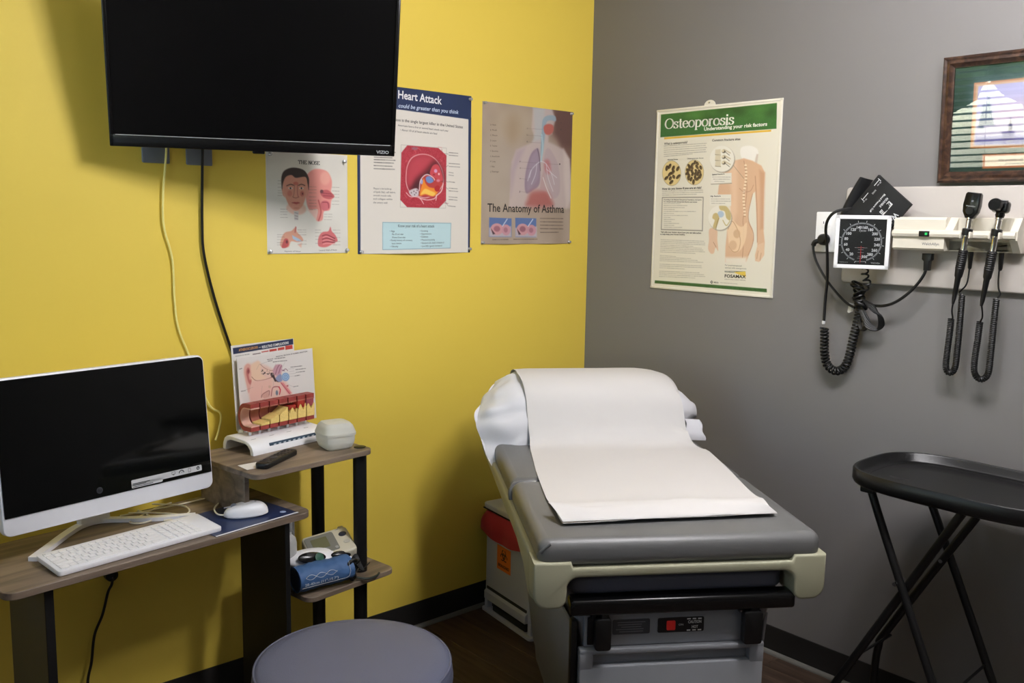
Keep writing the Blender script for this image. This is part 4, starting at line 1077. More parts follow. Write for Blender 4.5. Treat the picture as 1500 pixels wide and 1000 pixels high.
for v in range(0, 301, 4):
    a = ang(v); big = v % 20 == 0
    r0, r1 = (.062, .068) if big else (.057, .061)
    wdt = .0007 if big else .0004
    d = (-math.sin(a), -math.cos(a)); nx = (-d[1] * wdt, d[0] * wdt)
    tk.add(([(cx + d[0] * r + s * nx[0], -.0027, cz + d[1] * r + s * nx[1]) for r, s in ((r0, -1), (r1, -1), (r1, 1), (r0, 1))], [(0, 1, 2, 3)]), 0)
tk.build('tick_marks', mat('dial_white', (220, 222, 224), .4), t)
nm = MB()
for v in range(20, 301, 20):
    vs, fs, wd = text_vf(str(v), bold=.03); hgt = .0088; k = hgt * .95; a = ang(v)
    px, pz = cx - .047 * math.sin(a), cz - .047 * math.cos(a)
    nm.add(([(px + (x - wd / 2) * k, -.0027, pz + (y - .5) * hgt) for x, y in vs], fs))
for s, x, z, wt, hg, sh in (('Tycos', -.009, .033, .021, .007, .25), ('MADE IN U.S.A.', -.062, -.066, .026, .0026, 0), ('WelchAllyn', .032, -.0665, .027, .0042, 0), ('mm Hg', -.009, -.052, .014, .003, 0), ('BLOOD PRESSURE', -.014, -.0625, .028, .0028, 0)):
    vs, fs, wd = text_vf(s, sh); k = wt / wd
    nm.add(([(cx + x + px * k, -.0027, cz + z + py * hg) for px, py in vs], fs))
for z, l in ((-.018, .038), (-.024, .016), (-.033, .018), (-.045, .014)): nm.box((cx, -.0026, cz + z), (l, .0004, .0006))
nm.lathe([(0, 0), (.0015, 0), (.0015, .001), (0, .001)], 10, 0, xf((cx, -.0022, cz), rx=PI / 2))
nm.build('dial_lettering', mat('dial_white', (220, 222, 224), .4), t)
MB().add(prism_vf([(-.0006, 0), (.0006, 0), (.0012, -.048), (0, -.056), (-.0012, -.048)], 0, .0008), 0, xf((cx, -.0034, cz - .012), rx=PI / 2)).box((cx, -.0034, cz - .017), (.02, .0006, .0007)).build('red_needle', mat('needle_red', (200, 44, 44), .4), t)
MB().box((GW / 2, -.0052, GH / 2), (GW - 2 * fb + .001, .0012, GH - 2 * fb + .001)).build('dial_glass', thin_glass('gauge_glass', 0.6), t)
# spiral hose falling from the gauge into the cord bundle
L = lambda p: tuple(Matrix.Rotation(PI / 2 - R(22), 3, 'Z') @ Vector((-p[2] + .148, p[0] + 1.243, p[1] - 1.4425)))
MB().tube(coil_pts([L((-1.318, 1.445, .085)), L((-1.314, 1.42, .075)), L((-1.318, 1.395, .065)), L((-1.306, 1.37, .06))], .010, 4.2, 12), .0032, 7).build('spiral_hose', CORDM, t)

# blood pressure cuff tucked behind the gauge
CUFF = mat('black_cuff_nylon', (17, 18, 21), .62, bump=.15, bump_s=500)
t = wl_thing('blood_pressure_cuff', -1.30, 1.60, 'folded black blood pressure cuff tucked behind the dial gauge', 'cuff', .05)
C = lambda y, z: (-(y + 1.30), z - 1.60)
A0, B0 = Vector(C(-1.338, 1.737)), Vector(C(-1.450, 1.645)); up = (B0 - A0); upn = up.normalized()
dn = Vector((-abs(upn.y) * -1 * -1, -abs(upn.x)))          # direction of the lettering: down and to the left
dn = Vector((upn.y, -upn.x)); dn = dn if dn.y < 0 else -dn
Wd = up.length; Ln = .160
def cuffp(u, v, o): return A0 + upn * (u * Wd) + dn * (v * Ln)
def cuff_fn(u, v, o):
    p = cuffp(u, v, o); b = .006 * math.sin(PI * min(1, max(0, u))) * math.sin(PI * min(1, v + .05))
    return (p.x, -.030 - b + o, p.y)
MB().add(solid_grid(cuff_fn, 13, 15, .012)).build('front_panel', CUFF, t, 50)
def flap_fn(u, v, o):
    y = -1.262 - .028 * u + .062 * v * (1 - .25 * u) ; z = 1.728 - .006 * u - .125 * v ** 1.25
    p = C(y - .0, z); bul = .03 * math.sin(PI * u) * (1 - .3 * v)
    y2 = -1.205 - .075 * u * (1 - .45 * v) - .06 * (1 - v) ** 1.4 * (1 - u * .5)
    p = C(y2, 1.60 + (.128 - .018 * abs(u - .45)) * (1 - v) + .004)
    return (p[0], -.012 - bul + o, p[1])
MB().add(solid_grid(flap_fn, 13, 13, .006)).build('rear_flap', CUFF, t, 50)
ct = MB()
def cuff_text(s, v0, v1, u0, hgt, bold=0):
    vs, fs, wd = text_vf(s, bold=bold); k = (v1 - v0) * Ln / wd
    out = []
    for x, y in vs:
        p = A0 + upn * (u0 * Wd + y * hgt) + dn * (v0 * Ln + x * k)
        uu = (u0 * Wd + y * hgt) / Wd; vv = v0 + x * k / Ln
        b = .006 * math.sin(PI * min(1, max(0, uu))) * math.sin(PI * min(1, vv + .05))
        out.append((p.x, -.0308 - b, p.y))
    ct.add((out, fs))
cuff_text('WelchAllyn', .30, .86, .85, .016, .03); cuff_text('REUSABLE', .20, .42, .50, .007, .02); cuff_text('Blood Pressure Cuff', .18, .62, .40, .006, .02)
cuff_text('RANGE', .24, .34, .17, .006); cuff_text('25 cm', .06, .16, .14, .005); cuff_text('34 cm', .48, .58, .14, .005)
def cuff_bar(u0, u1, v0, v1):
    out = []
    for u, v in ((u0, v0), (u1, v0), (u1, v1), (u0, v1)):
        p = cuffp(u, v, 0); b = .006 * math.sin(PI * u) * math.sin(PI * min(1, v + .05)); out.append((p.x, -.0306 - b, p.y))
    ct.add((out, [(0, 1, 2, 3)]))
cuff_bar(.085, .10, .05, .20); cuff_bar(.085, .10, .38, .55); cuff_bar(.05, .14, .045, .055); cuff_bar(.05, .14, .55, .56)
for i in range(4): cuff_bar(.60 + i * .0, .69, .24 + i * .0, .245)
ct.build('cuff_lettering', mat('white_cuff_ink', (206, 208, 210), .6), t)
bxm = MB()
def cuff_quad(m, u0, u1, v0, v1, y):
    out = []
    for u, v in ((u0, v0), (u1, v0), (u1, v1), (u0, v1)):
        p = cuffp(u, v, 0); b = .006 * math.sin(PI * u) * math.sin(PI * min(1, v + .05)); out.append((p.x, y - b, p.y))
    m.add((out, [(0, 1, 2, 3)]))
cuff_quad(bxm, .585, .70, .22, .50, -.0304)
bxm.build('size_box', mat('white_cuff_ink', (206, 208, 210), .6), t)
ct = MB(); cuff_text('ADULT 11', .235, .485, .605, .011, .05)
ct.v = [(x, y - .0003, z) for x, y, z in ct.v]
ct.build('size_lettering', CUFF, t)
# hose from the cuff: over the gauge's left edge, down, then a coil looping back up to the bundle
L = lambda p: (-(p[0] + 1.30), .05 - p[2], p[1] - 1.60)
MB().tube([L(p) for p in ((-1.265, 1.632, .10), (-1.235, 1.622, .135), (-1.212, 1.60, .14), (-1.192, 1.565, .12), (-1.178, 1.50, .08), (-1.168, 1.40, .05), (-1.160, 1.325, .04), (-1.157, 1.255, .035))], .0048, 9, smooth=8).build('hose', RUBBER, t)
MB().lathe([(.0045, -.006), (.0055, -.005), (.0055, .005), (.0045, .006)], 12, 0, xf(L((-1.1565, 1.25, .035)))).build('hose_fitting', mat('white_fitting', (214, 214, 216), .3), t)
MB().tube(coil_pts([L(p) for p in ((-1.160, 1.232, .035), (-1.163, 1.20, .035), (-1.166, 1.15, .035), (-1.180, 1.107, .035), (-1.212, 1.090, .035), (-1.243, 1.108, .035), (-1.258, 1.15, .035), (-1.266, 1.20, .035), (-1.276, 1.255, .035), (-1.287, 1.31, .04))], .0115, 36, 11), .0040, 7).build('coiled_hose', RUBBER, t)

# outlet, plug with power cord looping up to the transformer, tied-up slack
t = wl_thing('power_outlet', -1.125, 1.487, 'white duplex power outlet on the grey wall beside the gauge', 'outlet')
MB().add(prism_vf(rrect(.074, .135, .004, 3, 0, .0675), 0, .006, .0025), 0, xf((0, 0, 0), rx=PI / 2)).build('cover_plate', WHITEP, t)
for zz in (.042, .095):
    f = MB().add(prism_vf(rrect(.033, .028, .011, 6, 0, zz), 0, .0085, .0015), 0, xf((0, 0, 0), rx=PI / 2)).build('receptacle', WHITEP, t)
    s = MB()
    for c, q in (((-.0065, -.0087, zz + .004), (.0022, .001, .008)), ((.0065, -.0087, zz + .004), (.0022, .001, .0065))): s.box(c, q)
    s.lathe([(0, 0), (.0026, 0), (.0026, .0006), (0, .0006)], 12, 0, xf((0, -.0085, zz - .007), rx=PI / 2))
    s.build('slots', BLACKP, f)
MB().lathe([(0, 0), (.003, 0), (.0025, .0015), (0, .0018)], 12, 0, xf((0, -.006, .0685), rx=PI / 2)).build('screw', CHROME, t)

t = wl_thing('electric_lead', -1.125, 1.53, 'black power cord from the wall outlet, tied in a loop, up to the transformer', 'cord', .0)
L = lambda p: (-(p[0] + 1.125), -p[2], p[1] - 1.53)
MB().lathe([(.0, .009), (.017, .009), (.02, .013), (.019, .03), (.012, .04), (0, .041)], 20, 0, xf((.004, 0, -.001), rx=PI / 2)).tube([(-.002, -.030, -.004), (-.018, -.036, -.010), (-.024, -.036, -.022)], .0085, 10, smooth=4).build('plug', BLACKP, t)
MB().tube([L(p) for p in ((-1.100, 1.512, .036), (-1.103, 1.49, .036), (-1.115, 1.455, .035), (-1.145, 1.41, .035), (-1.185, 1.365, .035), (-1.235, 1.325, .04), (-1.27, 1.31, .045))], .0042, 9, smooth=8).build('cord', CORDM, t)
MB().tube([L(p) for p in ((-1.27, 1.325, .045), (-1.31, 1.325, .05), (-1.37, 1.325, .055), (-1.42, 1.345, .06), (-1.465, 1.385, .06), (-1.495, 1.43, .058), (-1.502, 1.465, .055))], .0046, 9, smooth=8).build('cord', CORDM, t)
MB().add(prism_vf([(-.008, 0), (.008, 0), (.009, -.028), (.015, -.034), (.015, -.052), (-.015, -.052), (-.015, -.034), (-.009, -.028)], -.011, .011, .003), 0, xf(L((-1.503, 1.445, .055)), rx=PI / 2) @ Matrix.Rotation(PI, 4, 'Z')).build('connector', BLACKP, t)
bl = MB(); rr = random.Random(3)
for k in range(4):
    o_ = k * .006
    bl.tube([L(p) for p in ((-1.275, 1.335, .045 + o_ * .3), (-1.30, 1.30 - o_, .05), (-1.325, 1.27 - o_, .055 + o_ * .5), (-1.352, 1.25 - o_ * .3, .05), (-1.372 - o_ * .6 + .012, 1.262, .05 - o_ * .4), (-1.368 - o_ * .5 + .01, 1.292, .055), (-1.34, 1.325 - o_, .06), (-1.30, 1.34, .055), (-1.278, 1.345, .05))], .0036, 7, smooth=7)
for k in range(3):
    bl.tube([L(p) for p in ((-1.285, 1.35, .04 + k * .006), (-1.30 - k * .004, 1.30, .05), (-1.312 - k * .008, 1.265, .05), (-1.302 - k * .004, 1.24, .05), (-1.287 - k * .003, 1.262, .045), (-1.283, 1.32, .045))], .0034, 7, smooth=7)
bl.build('slack_loops', CORDM, t)
kn = MB()
for k in range(9):
    z = 1.315 + k * .009; q = rr.uniform(-.005, .005)
    kn.tube([L((-1.283 + q + .017 * math.cos(a) + (z - 1.355) * .25, z + .009 * math.sin(a * 1 + k), .05 + .014 * math.sin(a))) for a in [2 * PI * i / 14 for i in range(14)]], .0042, 7, closed=True)
kn.build('wrapped_knot', CORDM, t)
tg = wl_thing('tape_tag', -1.262, 1.312, 'small clear tape tag hanging at the tied power cord', 'tape', .03)
def tag_fn(u, v, o): return (-.021 + .02 * u - .004 * v, -.004 * math.sin(u * 3) + o, .012 * (1 - u * .2) - .034 * v * (1 - .35 * abs(u - .3)))
MB().add(solid_grid(tag_fn, 6, 8, .0004)).build('tape', mat('clear_tape', (196, 196, 194), .3), tg)

# ------------------------------------------------------------------ desk with end shelves (local frame: x along the desk, y towards the wall)
DO = (-1.343, -.398); DA = R(7.5)
DU = Vector((math.cos(DA), math.sin(DA))); DV = Vector((-math.sin(DA), math.cos(DA)))
def dw(s, t, z=0.0): return (DO[0] + s * DU.x + t * DV.x, DO[1] + s * DU.y + t * DV.y, z)
desk = thing('computer_desk', dw(0, 0, 0), 'grey oak computer desk with black legs and open end shelves', 'desk', rz=DA)
def board(name, s0, s1, t0, t1, z, th, rad):
    o = MB().prism(rrect(s1 - s0, t1 - t0, rad, 6, (s0 + s1) / 2, (t0 + t1) / 2), z - th, z, .0015, 1).build(name, [DESKW], desk)
    return o
ZD, ZS, ZL = .72, .86, .455
board('desktop', -1.09, -.245, -.015, .345, ZD, .018, (.03, .035, .02, .01))
board('top_shelf', -.428, .002, 0, .345, ZS, .016, (.03, .03, .03, .01))
board('lower_shelf', -.268, .072, -.02, .32, ZL, .016, (.03, .03, .03, .01))
board('bottom_shelf', -.268, .072, -.0, .32, .12, .016, (.03, .03, .03, .01))
MB().box((-.4025, .205, (ZD + ZS - .016) / 2), (.015, .24, ZS - .016 - ZD), .001, 1).build('riser_panel', DESKW, desk)
LEGM = mat('black_laminate', (15, 15, 16), .5)
MB().box((-.326, .118, (ZD - .018) / 2), (.016, .236, ZD - .018), .001, 1).build('side_panel', LEGM, desk)
MB().box((-.985, .13, (ZD - .018) / 2), (.020, .22, ZD - .018), .001, 1).build('side_panel', mat('lit_black_laminate', (84, 82, 76), .5), desk)  # left panel coloured grey for the light falling on its face
MB().box((-.985, .0185, (ZD - .018) / 2), (.0215, .004, ZD - .020), .001, 1).build('unlit_edge', LEGM, desk)  # black strip keeps the lightened panel's front edge looking unlit
for i, (s, t) in enumerate(((-.019, .048), (-.014, .274))):
    p = MB().lathe([(.0205, 0), (.0215, .002), (.0215, ZS - .016)], 22, 0, xf((s, t, 0))).build('post', LEGM, desk)
    MB().lathe([(0.019, ZS - .0), (.019, ZS + .0018), (.016, ZS + .003), (0, ZS + .003)], 22, 0, xf((s, t, 0))).build('post_cap', BLACKP, p)
    for zz in (ZL, .12):
        MB().lathe([(.026, zz - .03), (.026, zz - .0165), (.0216, zz - .0165)], 22, 0, xf((s, t, 0))).build('post_collar', BLACKP, p)

# all-in-one computer
MP = (-1.822, -.296, .802); MA = .187; MT = R(5.2)
mon = thing('desktop_computer', (MP[0], MP[1], ZD), 'white-framed all-in-one desktop computer with black screen on the desk', 'computer', rz=MA)
mt = Matrix.Translation((0, 0, MP[2] - ZD)) @ Matrix.Rotation(-MT, 4, 'X')
MW, MH, CH = .575, .383, .047
WF = mat('white_computer_frame', (236, 237, 242), .3)
MB().add(prism_vf(rrect(MW, MH, .02, 6, -MW / 2, MH / 2), 0, .026, .004, 2), 0, mt @ xf((0, 0, 0), rx=PI / 2) @ Matrix.Translation((0, 0, -.026))).build('housing', WF, mon)
MB().add(prism_vf(rrect(MW - .01, MH - CH - .004, [.002, .002, .016, .016], 6, -MW / 2, CH + (MH - CH - .004) / 2 - .001), 0, .003, .0006, 1), 0, mt @ xf((0, -.0005, 0), rx=PI / 2)).build('screen', MSCREEN, mon)
MB().box((-MW / 2, .045, MH * .5), (MW * .5, .045, MH * .5), .02, 3, 0, mt).build('rear_bulge', WF, mon)
st = MB().add(prism_vf(rrect(.212, .0165, .003, 3, -.142, .0), 0, .0004), 0, mt @ xf((0, -.0037, CH + .017), rx=PI / 2)).add(prism_vf(rrect(.09, .012, .003, 3, -.203, -.008), 0, .0004), 0, mt @ xf((0, -.0037, CH + .017), rx=PI / 2))
st.build('sticker', mat('silver_sticker', (196, 197, 198), .4), mon)
ic = MB()
zc = CH + .0178
def pm(vf): ic.add(vf, 0, mt @ xf((0, -.0044, zc), rx=PI / 2))
def ringp(cx, cy, r0, r1, a0=0, a1=2 * PI, n=18):
    vs = []; 
    for i in range(n + 1):
        a = a0 + (a1 - a0) * i / n; vs += [(cx + r0 * math.cos(a), cy + r0 * math.sin(a), 0), (cx + r1 * math.cos(a), cy + r1 * math.sin(a), 0)]
    return vs, [(2 * i, 2 * i + 1, 2 * i + 3, 2 * i + 2) for i in range(n)]
pm(ringp(-.048, 0, .0, .0052)); pm(ringp(-.1, -.003, .0058, .0085, 0, PI)); pm(([(-.101, -.003, 0), (-.099, -.003, 0), (-.096, .003, 0)], [(0, 1, 2)]))
pm(([(-.079, -.006, 0), (-.071, -.006, 0), (-.071, .0055, 0), (-.079, .0055, 0), (-.078, -.005, 0), (-.072, -.005, 0), (-.072, .0045, 0), (-.078, .0045, 0)], [(0, 1, 5, 4), (1, 2, 6, 5), (2, 3, 7, 6), (3, 0, 4, 7)]))
pm(([(-.130, -.002, 0), (-.119, -.002, 0), (-.119, .005, 0), (-.130, .005, 0), (-.129, -.001, 0), (-.120, -.001, 0), (-.120, .004, 0), (-.129, .004, 0)], [(0, 1, 5, 4), (1, 2, 6, 5), (2, 3, 7, 6), (3, 0, 4, 7)])); pm(([(-.127, -.0045, 0), (-.122, -.0045, 0), (-.122, -.0025, 0), (-.127, -.0025, 0)], [(0, 1, 2, 3)]))
def mtext(s, x, z, wt, hg, m_, name, bold=0):
    vs, fs, wd = text_vf(s, bold=bold); k = wt / wd
    return MB().add(([(px * k + x, -.0045, py * hg + z) for px, py in vs], fs), 0, mt).build(name, m_, mon)
ic.build('sticker_icons', mat('black_ink', (24, 24, 26), .5), mon)
sb = MB()
for i, (x_, w_) in enumerate(((-.220, .05), (-.226, .038), (-.216, .058))): sb.box((x_, -.0044, CH + .0145 - i * .0042), (w_, .0004, .0016), 0, 1, 0, mt)
sb.build('sticker_lettering', mat('black_ink', (24, 24, 26), .5), mon)
w_ = MB().add(ringp(0, 0, 0, .0048), 0, mt @ xf((-.048, -.00465, zc), rx=PI / 2)); vs, fs, wd = text_vf('hp', .2, .02)
w_ = MB().add(([(x * .0046 / 1 - wd * .0023 - .048, -.0047, y * .005 + zc - .002) for x, y in vs], fs), 0, mt); w_.build('sticker_badge', mat('silver_sticker', (196, 197, 198), .4), mon)
bd_ = MB().add(ringp(-.335, 0, 0, .0085), 0, mt @ xf((0, -.0037, CH + .018), rx=PI / 2)); bd_.build('maker_badge', mat('dim_badge', (54, 56, 60), .3), mon)
bd_ = MB().add(([(x * .008 - wd * .004 - .335, -.0039, y * .008 + CH + .0145) for x, y in vs], fs), 0, mt); bd_.build('maker_lettering', BLACKP, mon)
# stand: a flat white band bent into a loop on the desktop, and a neck behind the screen
loc = lambda s, t, z: tuple(Matrix.Rotation(-MA, 3, 'Z') @ (Vector(dw(s, t, z)) - Vector((MP[0], MP[1], ZD))))
def band(pts, wd_, th):
    P = catmull(pts, 8); T, _ = frames(P); vs = []; n = len(P)
    for p, d in zip(P, T):
        s_ = Vector((d.y, -d.x, 0)).normalized() * wd_ / 2
        for q in (s_, -s_): vs += [tuple(p + q), tuple(p + q + Vector((0, 0, th)))]
    fs = []
    for i in range(n - 1):
        a, b = 4 * i, 4 * i + 4
        fs += [(a, b, b + 1, a + 1), (a + 3, b + 3, b + 2, a + 2), (a + 1, b + 1, b + 3, a + 3), (a + 2, b + 2, b, a)]
    fs += [(0, 1, 3, 2), (4 * n - 4, 4 * n - 2, 4 * n - 1, 4 * n - 3)]
    return vs, fs
b_ = MB().add(band([loc(-.966, .155, ZD + .0005), loc(-.90, .215, ZD + .0005), loc(-.83, .278, ZD + .001), loc(-.775, .315, ZD + .002), loc(-.72, .318, ZD + .002), loc(-.66, .275, ZD + .001), loc(-.595, .225, ZD + .0005), loc(-.515, .175, ZD + .0005)], .022, .011))
b_.build('stand_loop', WF, mon, 50)
MB().add(prism_vf(rrect(.09, .022, .008, 4), 0, .22, .002), 0, xf(loc(-.74, .318, ZD + .006), rx=R(-6))).build('stand_neck', WF, mon)

# keyboard
kb = thing('keyboard', dw(-.7465, .074, ZD), 'slim white keyboard lying in front of the black screen', 'keyboard', rz=DA + R(1.5))
KL, KD = .440, .128
kt = xf((0, 0, .012), rx=R(4.5))
MB().add(prism_vf(rrect(KL, KD, .009, 5), -.006, .007, .0025, 2), 0, kt).build('base', WHITEP, kb)
for s in (-1, 1):
    MB().box((s * .17, KD / 2 - .022, .0045), (.05, .014, .014), .002).build('foot', BLACKP, kb)
key_me = {}
def key(x, y, w, d):
    k = (round(w, 4), round(d, 4))
    if k not in key_me:
        o = MB().add(prism_vf(rrect(w, d, .0018, 2), 0, .0026, .0006, 1)).build('key', WHITEK, kb); key_me[k] = o.data
    else: o = link('key', key_me[k], kb)
    o.matrix_local = kt @ Matrix.Translation((x, y, .0068))
U = .01845; gx = .0022; xl = -KL / 2 + .010; yt = KD / 2 - .015
rows = [(.72, [1] * 1 + [1] * 12 + [1, 1]), (1, [1] * 13 + [2]), (1, [1.5] + [1] * 12 + [1.5]), (1, [1.75] + [1] * 11 + [2.25]), (1, [2.25] + [1] * 10 + [2.75]), (1, [1.25, 1, 1.25, 5.75, 1.25, 1, 1.25, 2.25 - 0])]
y = yt
for hrow, ks in rows:
    tot = sum(ks); f = 15 / tot; xk = xl
    d = hrow * .0178
    for w in ks:
        wk = w * f * U; key(xk + wk / 2, y - d / 2, wk - gx, d - gx); xk += wk
    # navigation column and number pad
    for c in range(3 if hrow < 1 else 3): pass
    xn = xl + 15 * U + .004
    for c in range(5):
        key(xn + (c + .5) * U * .98 + (.004 if c > 0 else 0), y - d / 2, U * .98 - gx, d - gx)
    y -= d + (.0012 if hrow < 1 else 0)
lg_ = MB(); vs, fs, wd = text_vf('hp', .2, .02); lg_.add(([(x * .006 - KL / 2 + .012, y_ * .006 + KD / 2 - .014, .0073) for x, y_ in vs], fs), 0, kt)
lg_.build('logo', mat('grey_ink', (104, 104, 106), .5), kb)

# mouse pad, mouse with its cord
pad = thing('mouse_pad', dw(-.43, .095, ZD), 'navy blue printed leaflet used as a mouse pad', 'mouse pad', rz=DA + R(3))
MB().box((0, 0, .001), (.275, .205, .002), .0006, 1).build('sheet', mat('navy_card', (32, 46, 82), .35), pad)
pr = MB()
def ptxt(s, x, y, wt, hg, rot=0, sh=.0):
    vs, fs, wd = text_vf(s, sh); k = wt / wd; c_, s_ = math.cos(rot), math.sin(rot)
    pr.add(([(x + px * k * c_ - py * hg * s_, y + px * k * s_ + py * hg * c_, .0023) for px, py in vs], fs))
ptxt('Security', .055, .062, .07, .010, 0, .25)
for i in range(5): pr.box((.035 + .02 * (i % 2), .03 - i * .014, .0022), (.07, .0016, .0002))
pr.lathe([(0, 0), (.009, 0), (.009, .0002), (0, .0002)], 16, 0, xf((.11, -.066, .0021)))
for i in range(3): pr.box((-.09, .07 - i * .012, .0022), (.05, .002, .0002))
pr.build('pad_lettering', mat('pale_blue_ink', (170, 186, 214), .5), pad)['kind'] = 'stuff'
MB().box((0, -.100, .0021), (.275, .006, .0006)).build('white_edge', WHITEP, pad)
ms = thing('computer_mouse', dw(-.408, .084, ZD + .0021), 'white corded computer mouse on the navy pad', 'mouse', rz=DA + R(68))
ms.scale = (1.14, 1.14, 1.05)
def mouse_fn(u, v):
    a = 2 * PI * u; ph = v * PI / 2
    ex = abs(math.cos(a)) ** .9 * (1 if math.cos(a) >= 0 else -1); ey = abs(math.sin(a)) ** .9 * (1 if math.sin(a) >= 0 else -1)
    k = math.cos(ph) ** .45
    x = .031 * ex * k; y = .055 * ey * k
    return (x * (1 - .08 * (y / .055)), y, .005 + .031 * math.sin(ph) ** .9 * (1 - .18 * (y / .055) ** 2 - .12 * y / .055))
MB().add(grid_vf(mouse_fn, 28, 10, True)).lathe([(.0, 0), (.026, 0), (.028, .002), (.028, .005), (0, .005)], 24, 0, Matrix.Diagonal((1, 1.8, 1, 1))).build('shell', WHITEP, ms, 60)
MB().box((0, .026, .0335), (.0008, .05, .003), .0003, 1, 0, xf((0, 0, 0), rx=R(-6))).build('button_seam', mat('seam_grey', (150, 150, 154), .5), ms)
MB().lathe([(.0, -.003), (.007, -.003), (.008, 0), (.007, .003), (0, .003)], 16, 0, xf((0, .030, .0305), ry=PI / 2)).build('scroll_wheel', mat('wheel_grey', (120, 122, 128), .5), ms)
vs, fs, wd = text_vf('hp', .2, .02); MB().add(([(x * .006 - .004, y_ * .006 - .026, .0372) for x, y_ in vs], fs)).build('logo', mat('grey_ink', (104, 104, 106), .5), ms)
ml = lambda s, t, z: tuple(Matrix.Diagonal((1 / 1.14, 1 / 1.14, 1 / 1.05)) @ Matrix.Rotation(-(DA + R(68)), 3, 'Z') @ (Vector(dw(s, t, z)) - Vector(dw(-.408, .084, ZD + .0021))))
MB().tube([(0, .052, .008), ml(-.475, .125, ZD + .012), ml(-.445, .19, ZD + .008), ml(-.385, .25, ZD + .005), ml(-.345, .285, ZD + .004), ml(-.38, .303, ZD + .004), ml(-.47, .305, ZD + .004), ml(-.58, .315, ZD + .004), ml(-.66, .33, ZD + .004)], .0021, 7, smooth=8).build('cord', WHITEC, ms)  # loops up and back under the screen
# tangle of thin white cords under the screen
def desk_cord(pts, label, r=.0025):
    p0 = dw(*pts[0][:2], 0)
    o = MB().tube([(dw(s, t, ZD + z)[0] - p0[0], dw(s, t, 0)[1] - p0[1], ZD + z) for s, t, z in pts], r, 7, smooth=8).build('white_lead', WHITEC, loc=(p0[0], p0[1], 0))
    return tag(o, label, 'cord', 'thin white cords under the screen')
desk_cord([(-.605, .335, .006), (-.600, .29, .003), (-.612, .235, .003), (-.65, .23, .003), (-.665, .262, .003), (-.60, .30, .003), (-.55, .325, .004), (-.50, .338, .004)], 'thin white cord crossing itself in a loop behind the keyboard')
desk_cord([(-.56, .338, .014), (-.53, .31, .012), (-.50, .27, .010), (-.505, .225, .005), (-.55, .198, .003), (-.595, .205, .003)], 'thin white cord arching from the wall side toward the keyboard number pad')
desk_cord([(-.64, .32, .009), (-.60, .285, .009), (-.555, .24, .006), (-.53, .205, .004), (-.512, .193, .003)], 'thin white cord lying straight toward the right stand foot')

# dark plug and cord hanging below the desk
c = thing('drooping_cord', (-2.03, -.05, .50), 'dark cord with a plug hanging down the wall below the desk', 'cord')
MB().lathe([(0, .0), (.016, .0), (.019, .006), (.018, .028), (.008, .036), (0, .037)], 18, 0, xf((0, .049, .002), rx=PI / 2)).build('plug', BLACKP, c)
MB().tube([(-2.03 + 2.03, .018, 0), (-.006, .010, -.02), (-.016, .016, -.045), (-.033, .02, -.111), (-.058, .02, -.168), (-.07, .02, -.249), (-.083, .02, -.31), (-.08, .015, -.40), (-.06, -.01, -.48)], .0042, 8, smooth=8).build('cable', mat('dark_brown_cord', (34, 28, 26), .45), c)

# ------------------------------------------------------------------ things on the top shelf
# artery model on a white arched base with two chart cards
am = thing('artery_model', dw(-.322, .258, ZS), 'plastic model of seven artery blocks on a white base with ear chart card', 'anatomy model', rz=DA + R(5))
AL, AD = .290, .15
arch = [(-.064, 0), (-.064, .010), (-.058, .026), (-.046, .037), (-.03, .042), (.03, .046), (.046, .044), (.056, .036), (.062, .020), (.064, 0), (.052, 0), (.05, .016), (.044, .028), (.03, .034), (-.03, .031), (-.04, .027), (-.049, .016), (-.052, 0)]
# profile in (y, z) extruded along x
def yz_prism(out, x0, x1, bev=0):
    vf = prism_vf(out, x0, x1, bev, 2); return [(v[2], v[0], v[1]) for v in vf[0]], vf[1]
MB().add(yz_prism([(y_ * 1.16, z_) for y_, z_ in arch], 0, AL, .002)).build('base', WHITEP, am)
MB().box((AL / 2 + .03, -.0685, .021), (AL - .07, .004, .014), .001, 1, 0, xf((0, 0, 0), rx=0)).build('label_strip', mat('slate_label', (62, 82, 100), .4), am)
lm = MB()
for i in range(9): lm.box((.085 + i * .019, -.0708, .021), (.009, .0006, .004))
lm.build('label_marks', mat('pale_label', (196, 204, 210), .5), am)['kind'] = 'stuff'
lm = MB()
for i in range(7): lm.box((.03 + i * .0345, -.038 + (i % 2) * .006, .0413), (.018, .0016, .0004)); lm.box((.03 + i * .0345, -.030, .0416), (.012, .0012, .0004))
lm.build('base_lettering', mat('grey_ink', (104, 104, 106), .5), am)['kind'] = 'stuff'
ART = mat('artery_red', (150, 62, 56), .5, noise_s=60, noise_amt=.3); ARTI = mat('artery_lining', (176, 104, 88), .45, noise_s=50, noise_amt=.25)
FAT = mat('yellow_plaque', (232, 202, 122), .5, noise_s=160, noise_amt=.2, bump=.4, bump_s=220); CLOT = mat('red_clot', (160, 48, 36), .45, noise_s=120, noise_amt=.4, bump=.5, bump_s=160); LIP = mat('pale_lip', (222, 176, 158), .5)
bwid = .0325; x0 = .034
